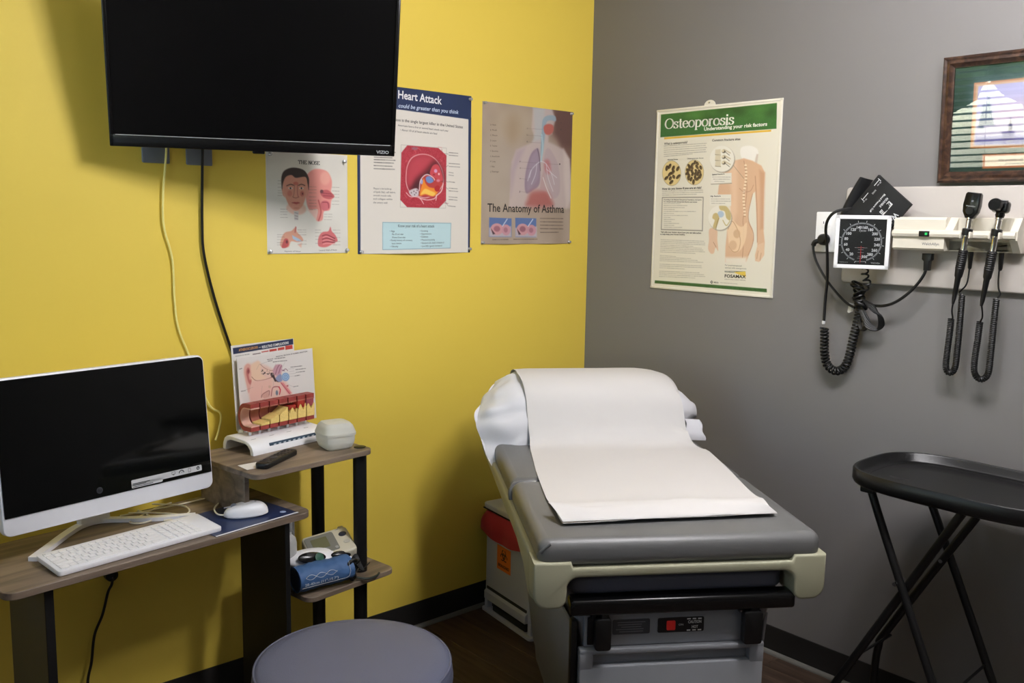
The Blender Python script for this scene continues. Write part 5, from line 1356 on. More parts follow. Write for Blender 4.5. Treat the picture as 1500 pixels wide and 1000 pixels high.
for i in range(7):
    xa = x0 + i * (bwid + .0042); xb = xa + bwid; zc = .103; ro, ri = .043, .030; yc = .008
    out = [(yc - .03 + ro * 0, zc + ro)] 
    outer = [(yc - .030, zc + ro)] + [(yc + ro * math.cos(a) * .75, zc + ro * math.sin(a)) for a in [PI / 2 - PI * k / 14 for k in range(15)]] + [(yc - .030, zc - ro)]
    inner = [(yc - .030, zc - ri)] + [(yc + ri * math.cos(a) * .75, zc + ri * math.sin(a)) for a in [-PI / 2 + PI * k / 14 for k in range(15)]] + [(yc - .030, zc + ri)]
    bk = MB().add(yz_prism(outer + inner, xa, xb)).build('artery_block', ART, am)
    ln = [(yc + (ri - .0005) * math.cos(a) * .75, zc + (ri - .0005) * math.sin(a)) for a in [-PI / 2 + PI * k / 14 for k in range(15)]]
    ln2 = [(yc + (ri - .003) * math.cos(a) * .75, zc + (ri - .003) * math.sin(a)) for a in [PI / 2 - PI * k / 14 for k in range(15)]]
    MB().add(yz_prism([(yc - .031, zc - ri + .0005)] + ln + [(yc - .031, zc + ri - .0005), (yc - .031, zc + ri - .004)] + ln2 + [(yc - .031, zc - ri + .004)], xa + .0005, xb - .0005)).build('lining', ARTI if i else LIP, bk)
    lev = [.0, .10, .28, .46, .58, .62, .62][i]
    if lev:
        def top(u, f=i): return -ri + .004 + 2 * ri * [0, .10, .34, .60, .56, .66, .62][f] * (1 if f == 0 else (.55 + .55 * u if f in (1, 2, 3) else .8 + .25 * math.sin(u * 9 + f)))
        n = 10; vs = []; fs = []
        for k in range(n + 1):
            u = k / n; z1 = zc + min(ri - .002, top(u)); x = xa + bwid * u
            vs += [(x, yc - .0325, zc - ri + .001), (x, yc - .0325, z1), (x, yc + .012, z1), (x, yc + .012, zc - ri + .001)]
        for k in range(n):
            a_, b2 = 4 * k, 4 * k + 4
            for q in range(4): fs.append((a_ + q, a_ + (q + 1) % 4, b2 + (q + 1) % 4, b2 + q))
        fs += [(0, 3, 2, 1), (4 * n, 4 * n + 1, 4 * n + 2, 4 * n + 3)]
        MB().add((vs, fs)).build('plaque', FAT, bk)
    if i >= 4:
        zt = zc + (.5 if i == 4 else 1) * ri * .92
        bm_ = MB().box(((xa + xb) / 2, yc - .016, (zc + .000 + zt) / 2 + .002), (bwid - .001, .030, max(.01, zt - zc - .0)), .004, 2).build('clot', CLOT if i < 6 else mat('mauve_clot', (150, 70, 78), .5, noise_s=120, noise_amt=.4), bk)
    for xx in ((xa + xb) / 2,):
        MB().lathe([(.0045, .040), (.0045, .062)], 12, 0, xf((xx, yc - .004, 0))).build('peg', WHITEP, bk)
# front chart card (ear) and rear chart card
def card(name, x, y, z, w, h, quad, lean, res=.0011):
    e = Art(w, h, quad, res, (226, 222, 218))
    return e
ear = Art(.306, .238, [(72, 170), (955, 118), (968, 820), (92, 960)], .0013, (224, 219, 214))
SK = (220, 178, 160)
ear.poly([(150, 330), (160, 260), (200, 232), (250, 236), (320, 212), (360, 244), (430, 270), (520, 320), (560, 300), (600, 360), (640, 430), (700, 570), (690, 640), (210, 640), (190, 520), (170, 430)], (224, 188, 172), .008, .9)
ear.poly([(152, 320), (160, 262), (196, 234), (232, 252), (240, 310), (244, 370), (226, 460), (196, 540), (172, 440)], (216, 164, 150), .003, smooth=True)
ear.poly([(176, 330), (190, 280), (214, 280), (222, 320), (206, 350), (214, 400), (236, 400), (222, 450), (196, 420)], (186, 106, 100), .003, smooth=True); ear.poly([(190, 310), (206, 290), (216, 310), (200, 340)], (140, 70, 68), .002, smooth=True)
ear.poly([(240, 250), (330, 214), (352, 260), (350, 330), (410, 390), (440, 396), (250, 410), (236, 330)], (232, 200, 168), .004, .8, smooth=True)
ear.line([(240, 372), (290, 412), (380, 410), (480, 388)], .002, (150, 96, 88), 1, True); ear.line([(352, 250), (400, 290), (470, 318), (540, 310)], .0015, (160, 110, 100), 1, True)
ear.poly([(250, 420), (470, 400), (480, 560), (330, 600), (220, 640), (206, 560)], (226, 182, 168), .004, .8)
for k in range(22):
    x = 362 + ear.rng.rand() * 90; ear.ell((x, 306 + ear.rng.rand() * 50), 6, 5, (60, 44, 40), soft=.0005); 
for k in range(14):
    x = 362 + ear.rng.rand() * 90; ear.ell((x, 306 + ear.rng.rand() * 50), 6, 5, (230, 200, 176), soft=.0005)
ear.poly([(490, 330), (520, 270), (560, 260), (600, 270), (590, 340), (560, 380), (520, 370)], (196, 150, 160), .003, smooth=True)
for p in ([(520, 360), (545, 300), (570, 266)], [(560, 350), (580, 300), (600, 274)], [(606, 330), (640, 310), (664, 330)], [(600, 320), (630, 330)]): ear.line(p, .002, (110, 60, 84), .9, True)
ear.poly([(464, 345), (500, 350), (520, 400), (575, 420), (560, 440), (520, 430), (500, 400), (470, 380)], (70, 44, 48), .002, smooth=True); ear.ell((486, 360), 10, 12, (236, 224, 206), soft=.001); ear.line([(480, 350), (500, 400), (515, 430)], .004, (40, 30, 34))
ear.poly([(520, 400), (580, 360), (600, 420), (560, 440)], (140, 150, 184), .002, smooth=True)
ear.ell((636, 392), 46, 44, (150, 180, 210), soft=.002)
for r_, c_ in ((40, (112, 148, 190)), (32, (176, 202, 226)), (24, (104, 140, 186)), (15, (180, 206, 228)), (7, (92, 128, 176))): ear.ell((638, 392), r_, r_ * .95, c_, soft=.0006)
ear.poly([(570, 440), (610, 450), (700, 560), (660, 570), (590, 470)], (214, 132, 132), .003); ear.line([(580, 450), (680, 570)], .002, (160, 60, 70))
ear.ell((654, 484), 12, 8, (176, 90, 96), soft=.001)
ear.poly([(345, 580), (370, 548), (440, 524), (440, 590), (380, 600)], (206, 160, 146), .002); ear.line([(345, 590), (352, 566), (380, 546), (440, 524), (436, 570)], .002, (130, 80, 76), 1, True)
ear.line([(460, 580), (480, 500), (520, 486), (556, 494), (568, 530), (556, 570)], .003, (150, 80, 84), 1, True); ear.line([(556, 490), (570, 520), (560, 560)], .004, (196, 40, 60)); ear.ell((528, 550), 14, 26, (110, 124, 140), soft=.002)
ear.ell((446, 484), 16, 14, (206, 170, 150), soft=.002)
for (x0_, y0_, x1_, y1_) in ((340, 250, 430, 226), (300, 300, 340, 240), (510, 310, 530, 250), (600, 300, 640, 240), (670, 314, 740, 312), (680, 340, 740, 336), (680, 366, 756, 360), (682, 388, 740, 388), (660, 470, 724, 498), (110, 520, 250, 480), (360, 470, 340, 590), (494, 420, 490, 480)): ear.line([(x0_, y0_), (x1_, y1_)], .0006, (110, 100, 96), .7)
for (x0_, x1_, y_) in ((434, 500, 205), (440, 490, 222), (520, 640, 200), (500, 660, 232), (700, 830, 296), (756, 870, 324), (760, 862, 352), (744, 802, 388), (724, 776, 496), (98, 128, 284), (106, 160, 516), (136, 165, 828), (136, 170, 856)): ear.greek((x0_, y_), (x1_, y_ - 6), .0022, (70, 66, 64), .8, (.004, .012))
ear.text('FRONTAL SECTION OF NORMAL RIGHT EAR', (536, 186), (898, 152), (536, 174), (44, 42, 42), bold=.02)
ce = bpy.data.objects.new('ear_chart', None)
tmp = thing('tmp', (0, 0, 0), 'x', 'x')
ear.build(tmp, 'ear_chart', .4, .3, None, .0015, text_name='ear_chart_lettering')
rear = Art(.248, .268, [(44, 78), (780, 0), (800, 900), (62, 1000)], .0013, (226, 222, 216))
rear.poly([(62, 102), (774, 4), (774, 68), (66, 168)], (34, 44, 74))
for k, (a_, b2) in enumerate(((390, 474), (484, 572), (584, 664), (676, 764))):
    y_ = 150 - (a_ - 390) * .145; hgt = [10, 22, 26, 40][k]; rear.poly([(a_, y_ - hgt * .6), (b2, y_ - hgt * .6 - 12), (b2, y_ + hgt * .5 - 12), (a_, y_ + hgt * .5)], (186, 62, 52), .0006, mottle=8)
rear.greek((290, 172), (376, 160), .003, (80, 60, 56), .8); rear.greek((90, 190), (250, 170), .002)
rear.text('ATHEROSCLEROSIS', (128, 138), (350, 106), (128, 112), (206, 150, 84), bold=.03); rear.text('AND', (358, 104), (386, 100), (358, 94), (226, 222, 214), bold=.02); rear.text('RESULTING COMPLICATIONS', (398, 108), (718, 60), (398, 80), (232, 232, 228), bold=.03)
rear.build(tmp, 'complication_chart', .4, .3, None, .0015, text_name='complication_lettering')
for o in list(tmp.children):
    o.parent = am
    if o.name.startswith('ear_chart'): o.matrix_local = xf((.208, .052, .040), rx=R(-4))
    else: o.matrix_local = xf((.172, .068, .048), rx=R(-4))
bpy.data.objects.remove(tmp); bpy.data.objects.remove(ce)
MB().box((.165, .059, .046), (.22, .028, .012), .002).build('card_slot', WHITEP, am)

# frosted plastic box
tb = thing('plastic_box', dw(-.075, .098, ZS), 'frosted rounded plastic box with a lid at the end of the top shelf', 'box', rz=DA + R(-14))
FROST = mat('frosted_plastic', (222, 222, 214), .3, trans=.3, ior=1.15, sss=.2)
def sq(u, v, r, zlo, zhi, k=4.5):
    a = 2 * PI * u; c_, s_ = math.cos(a), math.sin(a); d = (abs(c_) ** k + abs(s_) ** k) ** (-1 / k)
    return c_ * d * r, s_ * d * r
def tb_fn(prof):
    def f(u, v):
        i = v * (len(prof) - 1); j = min(int(i), len(prof) - 2); t_ = i - j
        r = prof[j][0] * (1 - t_) + prof[j + 1][0] * t_; z = prof[j][1] * (1 - t_) + prof[j + 1][1] * t_
        x, y = sq(u, v, r, 0, 0, 4.6); return (x, y, z)
    return f
p1 = [(.0005, 0), (.036, 0), (.045, .007), (.0505, .021), (.052, .034), (.052, .047)]
p2 = [(.0525, .0445), (.0545, .045), (.0548, .053), (.0528, .058), (.047, .074), (.039, .083), (.022, .0865), (.0005, .0875)]
MB().add(grid_vf(tb_fn(p1), 48, 16, True)).build('box_body', FROST, tb, 24)
MB().add(grid_vf(tb_fn(p2), 48, 22, True)).build('lid', FROST, tb, 24)

# remote control and white card
rm = thing('remote_control', dw(-.298, .088, ZS), 'black remote control on the top shelf in front of the artery model', 'remote control', rz=DA + R(26))
MB().add(prism_vf(rrect(.185, .044, .016, 6), 0, .017, .005, 3)).build('remote_body', BLACKP, rm)
for i in range(8):
    for j in range(3):
        if i in (2, 3): continue
        MB().add(prism_vf(rrect(.009, .007, .003, 3), 0, .0018, .0006, 1), 0, xf((-.068 + i * .0195, -.012 + j * .012, .0165))).build('button', mat('button_grey', (58, 58, 60), .5), rm)
MB().lathe([(.0, 0), (.013, 0), (.014, .001), (.012, .0022), (0, .0022)], 20, 0, xf((-.02, 0, .0162))).build('round_pad', mat('button_grey', (58, 58, 60), .5), rm)
cd = MB().add(prism_vf(rrect(.098, .06, .002, 2), 0, .0006)).build('white_card', mat('white_card', (228, 226, 222), .6), loc=dw(-.360, .092, ZS + .0003))
cd.rotation_euler = (0, 0, DA - R(6)); tag(cd, 'small blank white card lying at the front left of the top shelf', 'card')

# ------------------------------------------------------------------ things on the lower shelf
BEIGE = mat('beige_monitor_plastic', (202, 196, 174), .45)
bp = thing('pressure_monitor', dw(-.090, .115, ZL + .060), 'beige digital blood pressure monitor with grey display on the lower shelf', 'monitor', rz=DA - R(20), rx=R(22), ry=R(-8))
MB().add(prism_vf(rrect(.15, .115, .014, 5), 0, .042, .008, 3)).build('monitor_body', BEIGE, bp)
MB().add(prism_vf(rrect(.094, .084, .008, 4, -.022, .004), .0415, .0435, .0008, 1)).build('display_panel', mat('display_surround', (122, 122, 114), .4), bp)
MB().add(prism_vf(rrect(.052, .048, .003, 3, -.026, .008), .0432, .0442, .0003, 1)).build('display', mat('lcd_olive', (112, 112, 82), .25), bp)
MB().lathe([(0, 0), (.013, 0), (.0125, .003), (0, .004)], 20, 0, xf((.052, .022, .0415)) @ Matrix.Diagonal((1, .75, 1, 1))).build('start_button', mat('navy_button', (38, 42, 58), .4), bp)
MB().lathe([(0, 0), (.011, 0), (.0105, .002), (0, .003)], 20, 0, xf((.054, -.014, .0415)) @ Matrix.Diagonal((1, .75, 1, 1))).build('side_button', mat('beige_button', (186, 182, 168), .4), bp)
MB().lathe([(0, 0), (.006, 0), (.0055, .002), (0, .002)], 16, 0, xf((.016, -.028, .0432))).build('memory_button', mat('grey_button', (160, 160, 154), .4), bp)
MB().box((.06, .06, .024), (.02, .02, .02), .004).build('hose_port', BEIGE, bp)
m = MB(); vs, fs, wd = text_vf('OMRON', bold=.02); k = .02 / wd; m.add(([(x * k + .036, y_ * .004 + .046, .0423) for x, y_ in vs], fs)); m.build('logo', mat('grey_ink', (104, 104, 106), .5), bp)
MB().tube([(-.07, -.03, .04), (-.05, -.045, .044), (-.02, -.055, .036), (.0, -.064, .02)], .0055, 10, smooth=6).build('hose', mat('grey_hose', (170, 168, 160), .5), bp)

nb = thing('handheld_device', dw(-.135, .096, ZL + .030), 'white handheld device with black oval grips under the beige monitor', 'device', rz=DA - R(14), rx=R(10), ry=R(8))
def nb_fn(u, v):
    a = 2 * PI * u; t_ = v * 2 - 1; rr_ = (1 - abs(t_) ** 3.2) ** .5
    return (t_ * .125, .042 * math.cos(a) * rr_, .026 + .026 * math.sin(a) * rr_ + .010 * (1 - t_ * t_))
MB().add(grid_vf(nb_fn, 24, 26, True)).build('shell', WHITEP, nb, 60)
def grip(cx, cy, cz, rx_, ry_, m_, name):
    MB().lathe([(0, -.006), (.8, -.004), (1, 0), (.8, .004), (0, .006)], 22, 0, xf((cx, cy, cz), rx=R(48)) @ Matrix.Diagonal((rx_, ry_, 1, 1))).build(name, m_, nb)
grip(.042, -.030, .056, .034, .013, SATIN, 'grip'); grip(-.055, -.032, .053, .046, .018, SATIN, 'display_window')
MB().lathe([(0, -.006), (.014, -.004), (.014, .004), (0, .005)], 18, 0, xf((-.036, -.040, .057), rx=R(48))).build('green_display', mat('green_glass', (46, 88, 70), .2), nb)
MB().tube([(.09, .01, .04), (.115, .0, .05), (.14, -.01, .062)], lambda t_: .011 - .004 * t_, 12, smooth=5).build('probe_tip', mat('grey_hose', (170, 168, 160), .5), nb)

cf = thing('blue_cuff', dw(-.185, .028, ZL), 'rolled blue arm cuff with white printing on the lower shelf edge', 'cuff', rz=DA - R(10))
BLUEC = mat('blue_nylon', (58, 92, 136), .6, bump=.35, bump_s=90)
def cf_fn(u, v, o):
    a = 2 * PI * u * 1.35 - .4; r = .044 - .006 * u + o + .0012 * math.sin(a * 3 + v * 11) + .001 * math.sin(v * 40 + a * 2)
    return (-.09 + .18 * v, r * math.cos(a) * 1.05, .043 + r * math.sin(a) * .92)
MB().add(solid_grid(cf_fn, 60, 24, -.004)).build('roll', BLUEC, cf, 60)
MB().add(([tuple(p) for p in grid_vf(lambda u, v: (-.089 + .178 * v, .034 * math.cos(2 * PI * u) * 1.02, .043 + .034 * math.sin(2 * PI * u) * .9), 24, 2, True)[0]], grid_vf(lambda u, v: (0, 0, 0), 24, 2, True)[1] + [tuple(range(24, 48)), tuple(range(24))[::-1]])).build('inner_roll', mat('dark_blue_nylon', (38, 58, 90), .7), cf)
ct = MB()
def on_roll(x, a, o=.0012):
    u = (a + .4) / (2 * PI * 1.35) ; r = .044 + o + .0022
    return (x, r * math.cos(a) * 1.05, .043 + r * math.sin(a) * .92)
def roll_line(pts, w_=.0012):
    P_ = [Vector(on_roll(x, a)) for x, a in pts]; ct.tube(P_, w_ * .5, 4)
front = lambda d: PI + R(90 - d) - R(40)      # d measured downward from the top-front
for ph in (0, PI):
    roll_line([(-.075 + .0045 * i, R(158) + .16 * math.sin(i * .42 + ph)) for i in range(24)])
roll_line([(-.088 + .007 * i, R(196)) for i in range(22)] + [(.068, R(190)), (.072, R(170)), (.074, R(130))])
vs, fs, wd = text_vf('28-40cm (11"-15.7")'); k = .11 / wd
ct.add(([on_roll(-.080 + x * k, R(189) - y_ * .20, .0016) for x, y_ in vs], fs))
ct.build('cuff_lettering', mat('white_cuff_ink', (206, 208, 210), .6), cf)['kind'] = 'stuff'
tb_ = MB()
for k in range(2): tb_.tube([(.086, -.01 + k * .012, .07 - k * .008), (.104 + .004 * k, -.014 + k * .01, .06), (.110 + .004 * k, -.016, .036), (.098, -.012 + k * .01, .012)], .0042, 9, smooth=6)
tb_.build('rubber_tubes', mat('grey_hose', (170, 168, 160), .5), cf)
bs = thing('black_strap_bundle', dw(-.072, -.005 + .01, ZL), 'bundle of black straps and hose beside the blue cuff', 'strap')
m = MB(); rr = random.Random(8)
for k in range(5):
    pts = [(-.035 + rr.uniform(-.012, .012) + .03 * math.cos(a), rr.uniform(-.008, .008) + .026 * math.sin(a), .028 + .018 * math.sin(a * 2 + k) + k * .007) for a in [2 * PI * i / 9 for i in range(9)]]
    m.tube(pts, .0055, 8, smooth=5, closed=True)
m.build('strap_loops', RUBBER, bs)
MB().add(solid_grid(lambda u, v, o: (-.055 + .07 * u, -.03 + .05 * v, .05 + .02 * math.sin(u * 5) * math.cos(v * 3) + o), 10, 8, .003)).build('strap_patch', CUFF, bs, 50)
MB().tube([(-.01, -.02, .012), (.02, -.036, .006), (.055, -.032, .005), (.072, -.02, .006)], .004, 8, smooth=6).build('strap_end', mat('dark_green_strap', (44, 50, 44), .5), bs)
MB().tube([(.0, .0, .02), (.03, .006, .022), (.064, .022, .03)], .0018, 6, smooth=6).build('thin_lead', RUBBER, bs)

wb = thing('grey_bottle', dw(-.232, .135, ZL), 'pale grey plastic bottle at the back left of the lower shelf', 'bottle')
MB().lathe([(0, 0), (.024, 0), (.027, .004), (.027, .125), (.024, .14), (.012, .152), (.012, .165)], 28).build('bottle_body', mat('pale_grey_plastic', (176, 176, 174), .3), wb)
MB().lathe([(.014, .163), (.014, .19), (.012, .193), (0, .193)], 20).build('cap', mat('mid_grey_plastic', (120, 120, 120), .4), wb)
bk = MB().add(prism_vf(rrect(.012, .06, .004, 3), 0, .205, .002)).build('grey_case', mat('mid_grey_case', (104, 104, 102), .45), loc=dw(-.186, .20, ZL))
bk.rotation_euler = (0, 0, DA); tag(bk, 'narrow grey upright case standing beside the pale grey bottle', 'case')

# ------------------------------------------------------------------ examination table (local frame: x across, y towards the head, z up)
TA = math.atan2(-.5547, .83205); TO = (-1.453, -1.263, 0)
et = thing('exam_table', TO, 'grey padded examination table with putty trim and a step, set across the corner', 'exam table', rz=TA)
TL = 1.235
def loft(rings):
    """closed rings of equal length -> capped solid"""
    n = len(rings[0]); vs = [p for r_ in rings for p in r_]; fs = []
    for k in range(len(rings) - 1):
        for i in range(n):
            j = (i + 1) % n; fs.append((k * n + i, k * n + j, (k + 1) * n + j, (k + 1) * n + i))
    fs += [tuple(range(n))[::-1], tuple((len(rings) - 1) * n + i for i in range(n))]
    return vs, fs
def rr3(s0, s1, t0, t1, r, z, n=5): return [(x, y, z) for x, y in rrect(s1 - s0, t1 - t0, r, n, (s0 + s1) / 2, (t0 + t1) / 2)]
# cabinet: tapered body on a recessed plinth
MB().add(loft([rr3(.185, .555, .10, 1.08, .03, 0), rr3(.18, .56, .09, 1.09, .03, .06), rr3(.150, .575, .06, 1.10, .03, .32), rr3(.128, .592, .042, 1.11, .02, .56), rr3(.10, .62, .045, 1.12, .02, .64), rr3(.085, .64, .05, 1.13, .02, .70)])).build('cabinet', CABGREY, et)
for sgn in (0, 1):
    bx_ = [(.06, .60), (.06, .46), (.11, .12), (.95, .12), (.98, .50), (.60, .55)]
    o = MB().add(prism_vf(bx_, 0, .008, .003, 2), 0, Matrix(((0, 0, -1 if sgn == 0 else 1, 0), (1, 0, 0, 0), (0, 1, 0, 0), (0, 0, 0, 1))))
    vs = []
    for (x, y, z) in o.v:
        f = max(0, min(1, (z - .0) / .6)); sl = (.178 - .075 * f ** .9) if sgn == 0 else (.562 + .048 * f)
        vs.append((sl + x + (.004 if sgn == 0 else -.004), y, z))
    o.v = vs; o.build('side_moulding', CABGREY, et)
# front drawer panel with a finger groove, and the control panel above it
fp = MB(); s0, s1 = .118, .588
fp.box(((s0 + s1) / 2, .028, .25), (s1 - s0, .028, .50), .006)
fp.box(((s0 + s1) / 2, .028, .537), (s1 - s0, .028, .014), .004)
fp.box((s0 + .017, .028, .516), (.034, .028, .05), .004).box((s1 - .019, .028, .516), (.038, .028, .05), .004).box(((s0 + s1) / 2, .040, .516), (s1 - s0 - .03, .006, .06), .002)
fp.build('drawer_front', CABGREY, et)
MB().box((.108, .05, .50), (.016, .03, .22), .004).build('drawer_gap_shade', BLACKP, et)  # solid black strip stands in for the shade inside the gap
pn = MB().box((.355, .036, .586), (.45, .014, .082), .003); pn.build('control_panel', CABGREY, et)
MB().add(prism_vf(rrect(.094, .038, .004, 3, .248, .594), 0, .002), 0, xf((0, .029, 0), rx=PI / 2)).build('rating_plate', mat('dark_plate', (58, 60, 64), .4), et)
m = MB()
for i in range(5): m.box((.248 - .004 * (i % 2), .0266, .606 - i * .006), (.07 - .01 * (i % 3), .0006, .0016))
m.build('rating_print', mat('plate_print', (120, 122, 126), .5), et)['kind'] = 'stuff'
MB().add(prism_vf(rrect(.118, .038, .004, 3, .374, .594), 0, .002), 0, xf((0, .029, 0), rx=PI / 2)).build('caution_plate', mat('black_plate', (22, 22, 24), .4), et)
MB().add(prism_vf(rrect(.022, .024, .003, 3, .348, .594), 0, .004, .001), 0, xf((0, .027, 0), rx=PI / 2)).build('red_switch', mat('red_switch', (190, 40, 36), .35, emit=(190, 30, 26), emit_s=.08), et)
m = MB()
def ttext(mb, s, x, z, wt, hg, y, bold=.02):
    vs, fs, wd = text_vf(s, bold=bold); k = wt / wd; mb.add(([(px * k + x, y, py * hg + z) for px, py in vs], fs))
ttext(m, 'CAUTION', .392, .597, .034, .0075, .0265); ttext(m, 'HOT', .402, .584, .016, .0075, .0265); ttext(m, 'ON', .368, .592, .012, .005, .0265, 0)
for i in range(3): m.box((.394 + i * .014, .0266, .6085), (.009, .0006, .003)); m.box((.394 + i * .014, .0266, .579), (.009, .0006, .003))
m.build('caution_lettering', mat('plate_white', (214, 214, 212), .5), et)['kind'] = 'stuff'
MB().box((.16, .026, .588), (.045, .006, .07), .002).build('latch_recess', BLACKP, et); MB().box((.548, .026, .588), (.03, .006, .07), .002).build('latch_recess', BLACKP, et)
for s, w_, z0, z1 in ((.171, .040, .549, .630), (.549, .048, .549, .634)):
    hk = MB().add(prism_vf(rrect(w_, z1 - z0, .008, 4, s, (z0 + z1) / 2), 0, .026, .004, 2), 0, xf((0, .020, 0), rx=PI / 2)).build('stirrup_latch', BLACKP, et)
    MB().box((s + .004, .014, z1 + .004), (w_ * .5, .03, .03), .006).box((s - w_ * .55, .018, z1 + .002), (.012, .022, .022), .005).build('latch_pivot', BLACKM, hk)
# step: black bar and slate pad sliding out under the top
MB().box((.372, .02, .659), (.566, .05, .040), .008, 3).build('step_bar', SATIN, et)
MB().box((.372, .20, .648), (.54, .33, .02), .004).build('step_tray', BLACKM, et)
MB().add(prism_vf(rrect(.545, .32, .03, 6, .362, .185), .679, .727, .016, 4)).build('foot_pad', VINYLD, et, 60)
# putty frame: two moulded side rails with deep front corners, front and head rails
def rail(s0, s1):
    prof = [(.04, .778), (.04, .668), (.075, .664), (.10, .674), (.16, .704), (.30, .726), (TL - .02, .736), (TL, .75), (TL, .778)]
    vf = prism_vf(prof, s0, s1, .014, 3)
    return [(v[2], v[0], v[1]) for v in vf[0]], vf[1]
MB().add(rail(-.004, .078)).build('side_rail', PUTTY, et, 60)
MB().add(rail(.645, .724)).build('side_rail', PUTTY, et, 60)
def arc(cx, cy, r, a0, a1, n=6): return [(cx + r * math.cos(R(a0 + (a1 - a0) * i / n)), cy + r * math.sin(R(a0 + (a1 - a0) * i / n))) for i in range(n + 1)]
fo = [(-.004, .779), (-.004, .71)] + arc(.032, .700, .036, 190, 270) + arc(.052, .688, .024, 270, 350)[1:] + [(.0775, .705)] + arc(.106, .710, .030, 180, 90)[1:] + arc(.614, .710, .030, 90, 0) + [(.6445, .69)] + arc(.668, .688, .024, 190, 270)[1:] + arc(.688, .700, .036, 270, 350)[1:] + [(.724, .71), (.724, .779), (.642, .779), (.636, .7635), (.092, .7635), (.086, .779)]
MB().add(prism_vf(fo, -.07, .014, .007, 3), 0, xf((0, 0, 0), rx=PI / 2)).build('front_frame', PUTTY, et, 60)
MB().box((.362, TL - .012, .755), (.60, .024, .045), .004, 2).build('head_rail', PUTTY, et)
MB().box((.362, TL / 2, .752), (.62, TL - .04, .02), .002).build('top_deck', BLACKM, et)
# cushions
def cushion(name, t0, t1, z1, rf):
    bm = bmesh.new(); nx, ny = 25, 33; 
    def f(u, v):
        s = .010 + .702 * u; t = t0 + (t1 - t0) * v
        return s, t
    vs, fs = prism_vf(rrect(.706, t1 - t0, .028, 6, .361, (t0 + t1) / 2), .762, z1, .026, 5)
    bm.free()
    return MB().add((vs, fs)).build(name, VINYL, et, 80)
cushion('seat_cushion', -.008, .500, .832, 0)
cushion('head_cushion', .503, TL - .01, .832, 0)
m = MB()
m.tube([(.012, .494, .772), (.008, .499, .796), (.014, .502, .814), (.024, .503, .823), (.045, .502, .8262)], lambda t_: .0105 - .007 * t_, 10, smooth=6)
m.build('seam_fold', VINYL, et, 70)
m = MB().tube([(.016, .004, .80), (.024, -.002, .812), (.036, -.006, .824)], lambda t_: .006 - .003 * t_, 8, smooth=5); m.build('corner_pleat', VINYL, et, 70)

# ------------------------------------------------------------------ pillow and paper on the table
def TW_(p): return Matrix.Translation(TO) @ Matrix.Rotation(TA, 4, 'Z') @ Vector(p)
pc = (.38, 1.095, .934)
pl = thing('pillow', tuple(TW_((pc[0], pc[1], .8325))), 'white pillow in a loose pillowcase at the head of the exam table', 'pillow', rz=TA)
PO = Vector((pc[0], pc[1], .8325))
def pil(u, v):
    a = 2 * PI * u; ph = -PI / 2 + PI * v
    ca, sa, cp, sp = math.cos(a), math.sin(a), math.cos(ph), math.sin(ph)
    e = lambda q, k: math.copysign(abs(q) ** k, q)
    x = .366 * e(ca, .5) * e(cp, .62); y = .168 * e(sa, .62) * e(cp, .75)
    edge = min(1, abs(x) / .366)
    hz = .098 * (1 - .26 * edge ** 3.6)
    z = hz * e(sp, .85)
    z -= .018 * max(0, (abs(x) - .2) / .17) ** 2
    if z < -.093: z = -.093
    if x < 0: x *= .80
    wr = .004 * noise.noise(Vector((x * 9, y * 16, z * 14))) + .003 * noise.noise(Vector((x * 26, y * 30 + x * 10, z * 30)))
    wr += .007 * max(0, (-x - .12) / .24) * math.sin(ph * 9 + a * 7 + 3 * noise.noise(Vector((x * 6, y * 6, z * 6)))) + .004 * max(0, (x - .2) / .16) * math.sin(ph * 11 + a * 4)
    return (x * (1 + wr * .5), y + wr * .8, z + .0945 + wr * (.0 if sp < -.7 else 1))
MB().add(grid_vf(pil, 72, 40, True)).build('pillow_body', LINEN, pl, 80)
I_ = catmull([(.17, 1.17, 1.030), (.15, 1.10, 1.042), (.13, 1.01, 1.026), (.13, .945, .975), (.14, .918, .915), (.16, .915, .862), (.17, .918, .838)], 6)
O_ = catmull([(.05, 1.24, .985), (.02, 1.16, .985), (-.022, 1.07, .945), (-.055, 1.00, .918), (-.040, .965, .86), (-.020, .925, .795), (.004, .892, .752)], 6)
nI = len(I_)
def hem(u, v, o):
    k = u * (nI - 1); i = min(int(k), nI - 2); t_ = k - i
    a = I_[i].lerp(I_[i + 1], t_); b = O_[i].lerp(O_[i + 1], t_)
    p = a.lerp(b, v); bul = math.sin(v * PI)
    p = p + Vector((-.006 * bul, -.016 * bul, .020 * bul)) * (1 - .4 * u)
    w_ = .016 * noise.noise(Vector((u * 8, v * 1.8, 3))) * min(1, v * 2) + .009 * math.sin(u * 19 + v * 2.6 + 2 * noise.noise(Vector((u * 3, v * 3, 0)))) * v * (1 - .45 * v)
    w_ += .017 * (abs(math.sin(u * 10 + v * 1.2 + 1.4 * noise.noise(Vector((u * 4, v * 2, 7))))) - .5) * min(1, v * 1.6 + .25) * (1.1 - v * .5)
    p = p + Vector((-.5, -.6, .6)) * w_
    q = p - PO
    return (q.x + o * .5, q.y + o * .5, q.z - o * .6)
MB().add(solid_grid(hem, 60, 18, .003)).build('pillowcase_hem', LINEN, pl, 80)
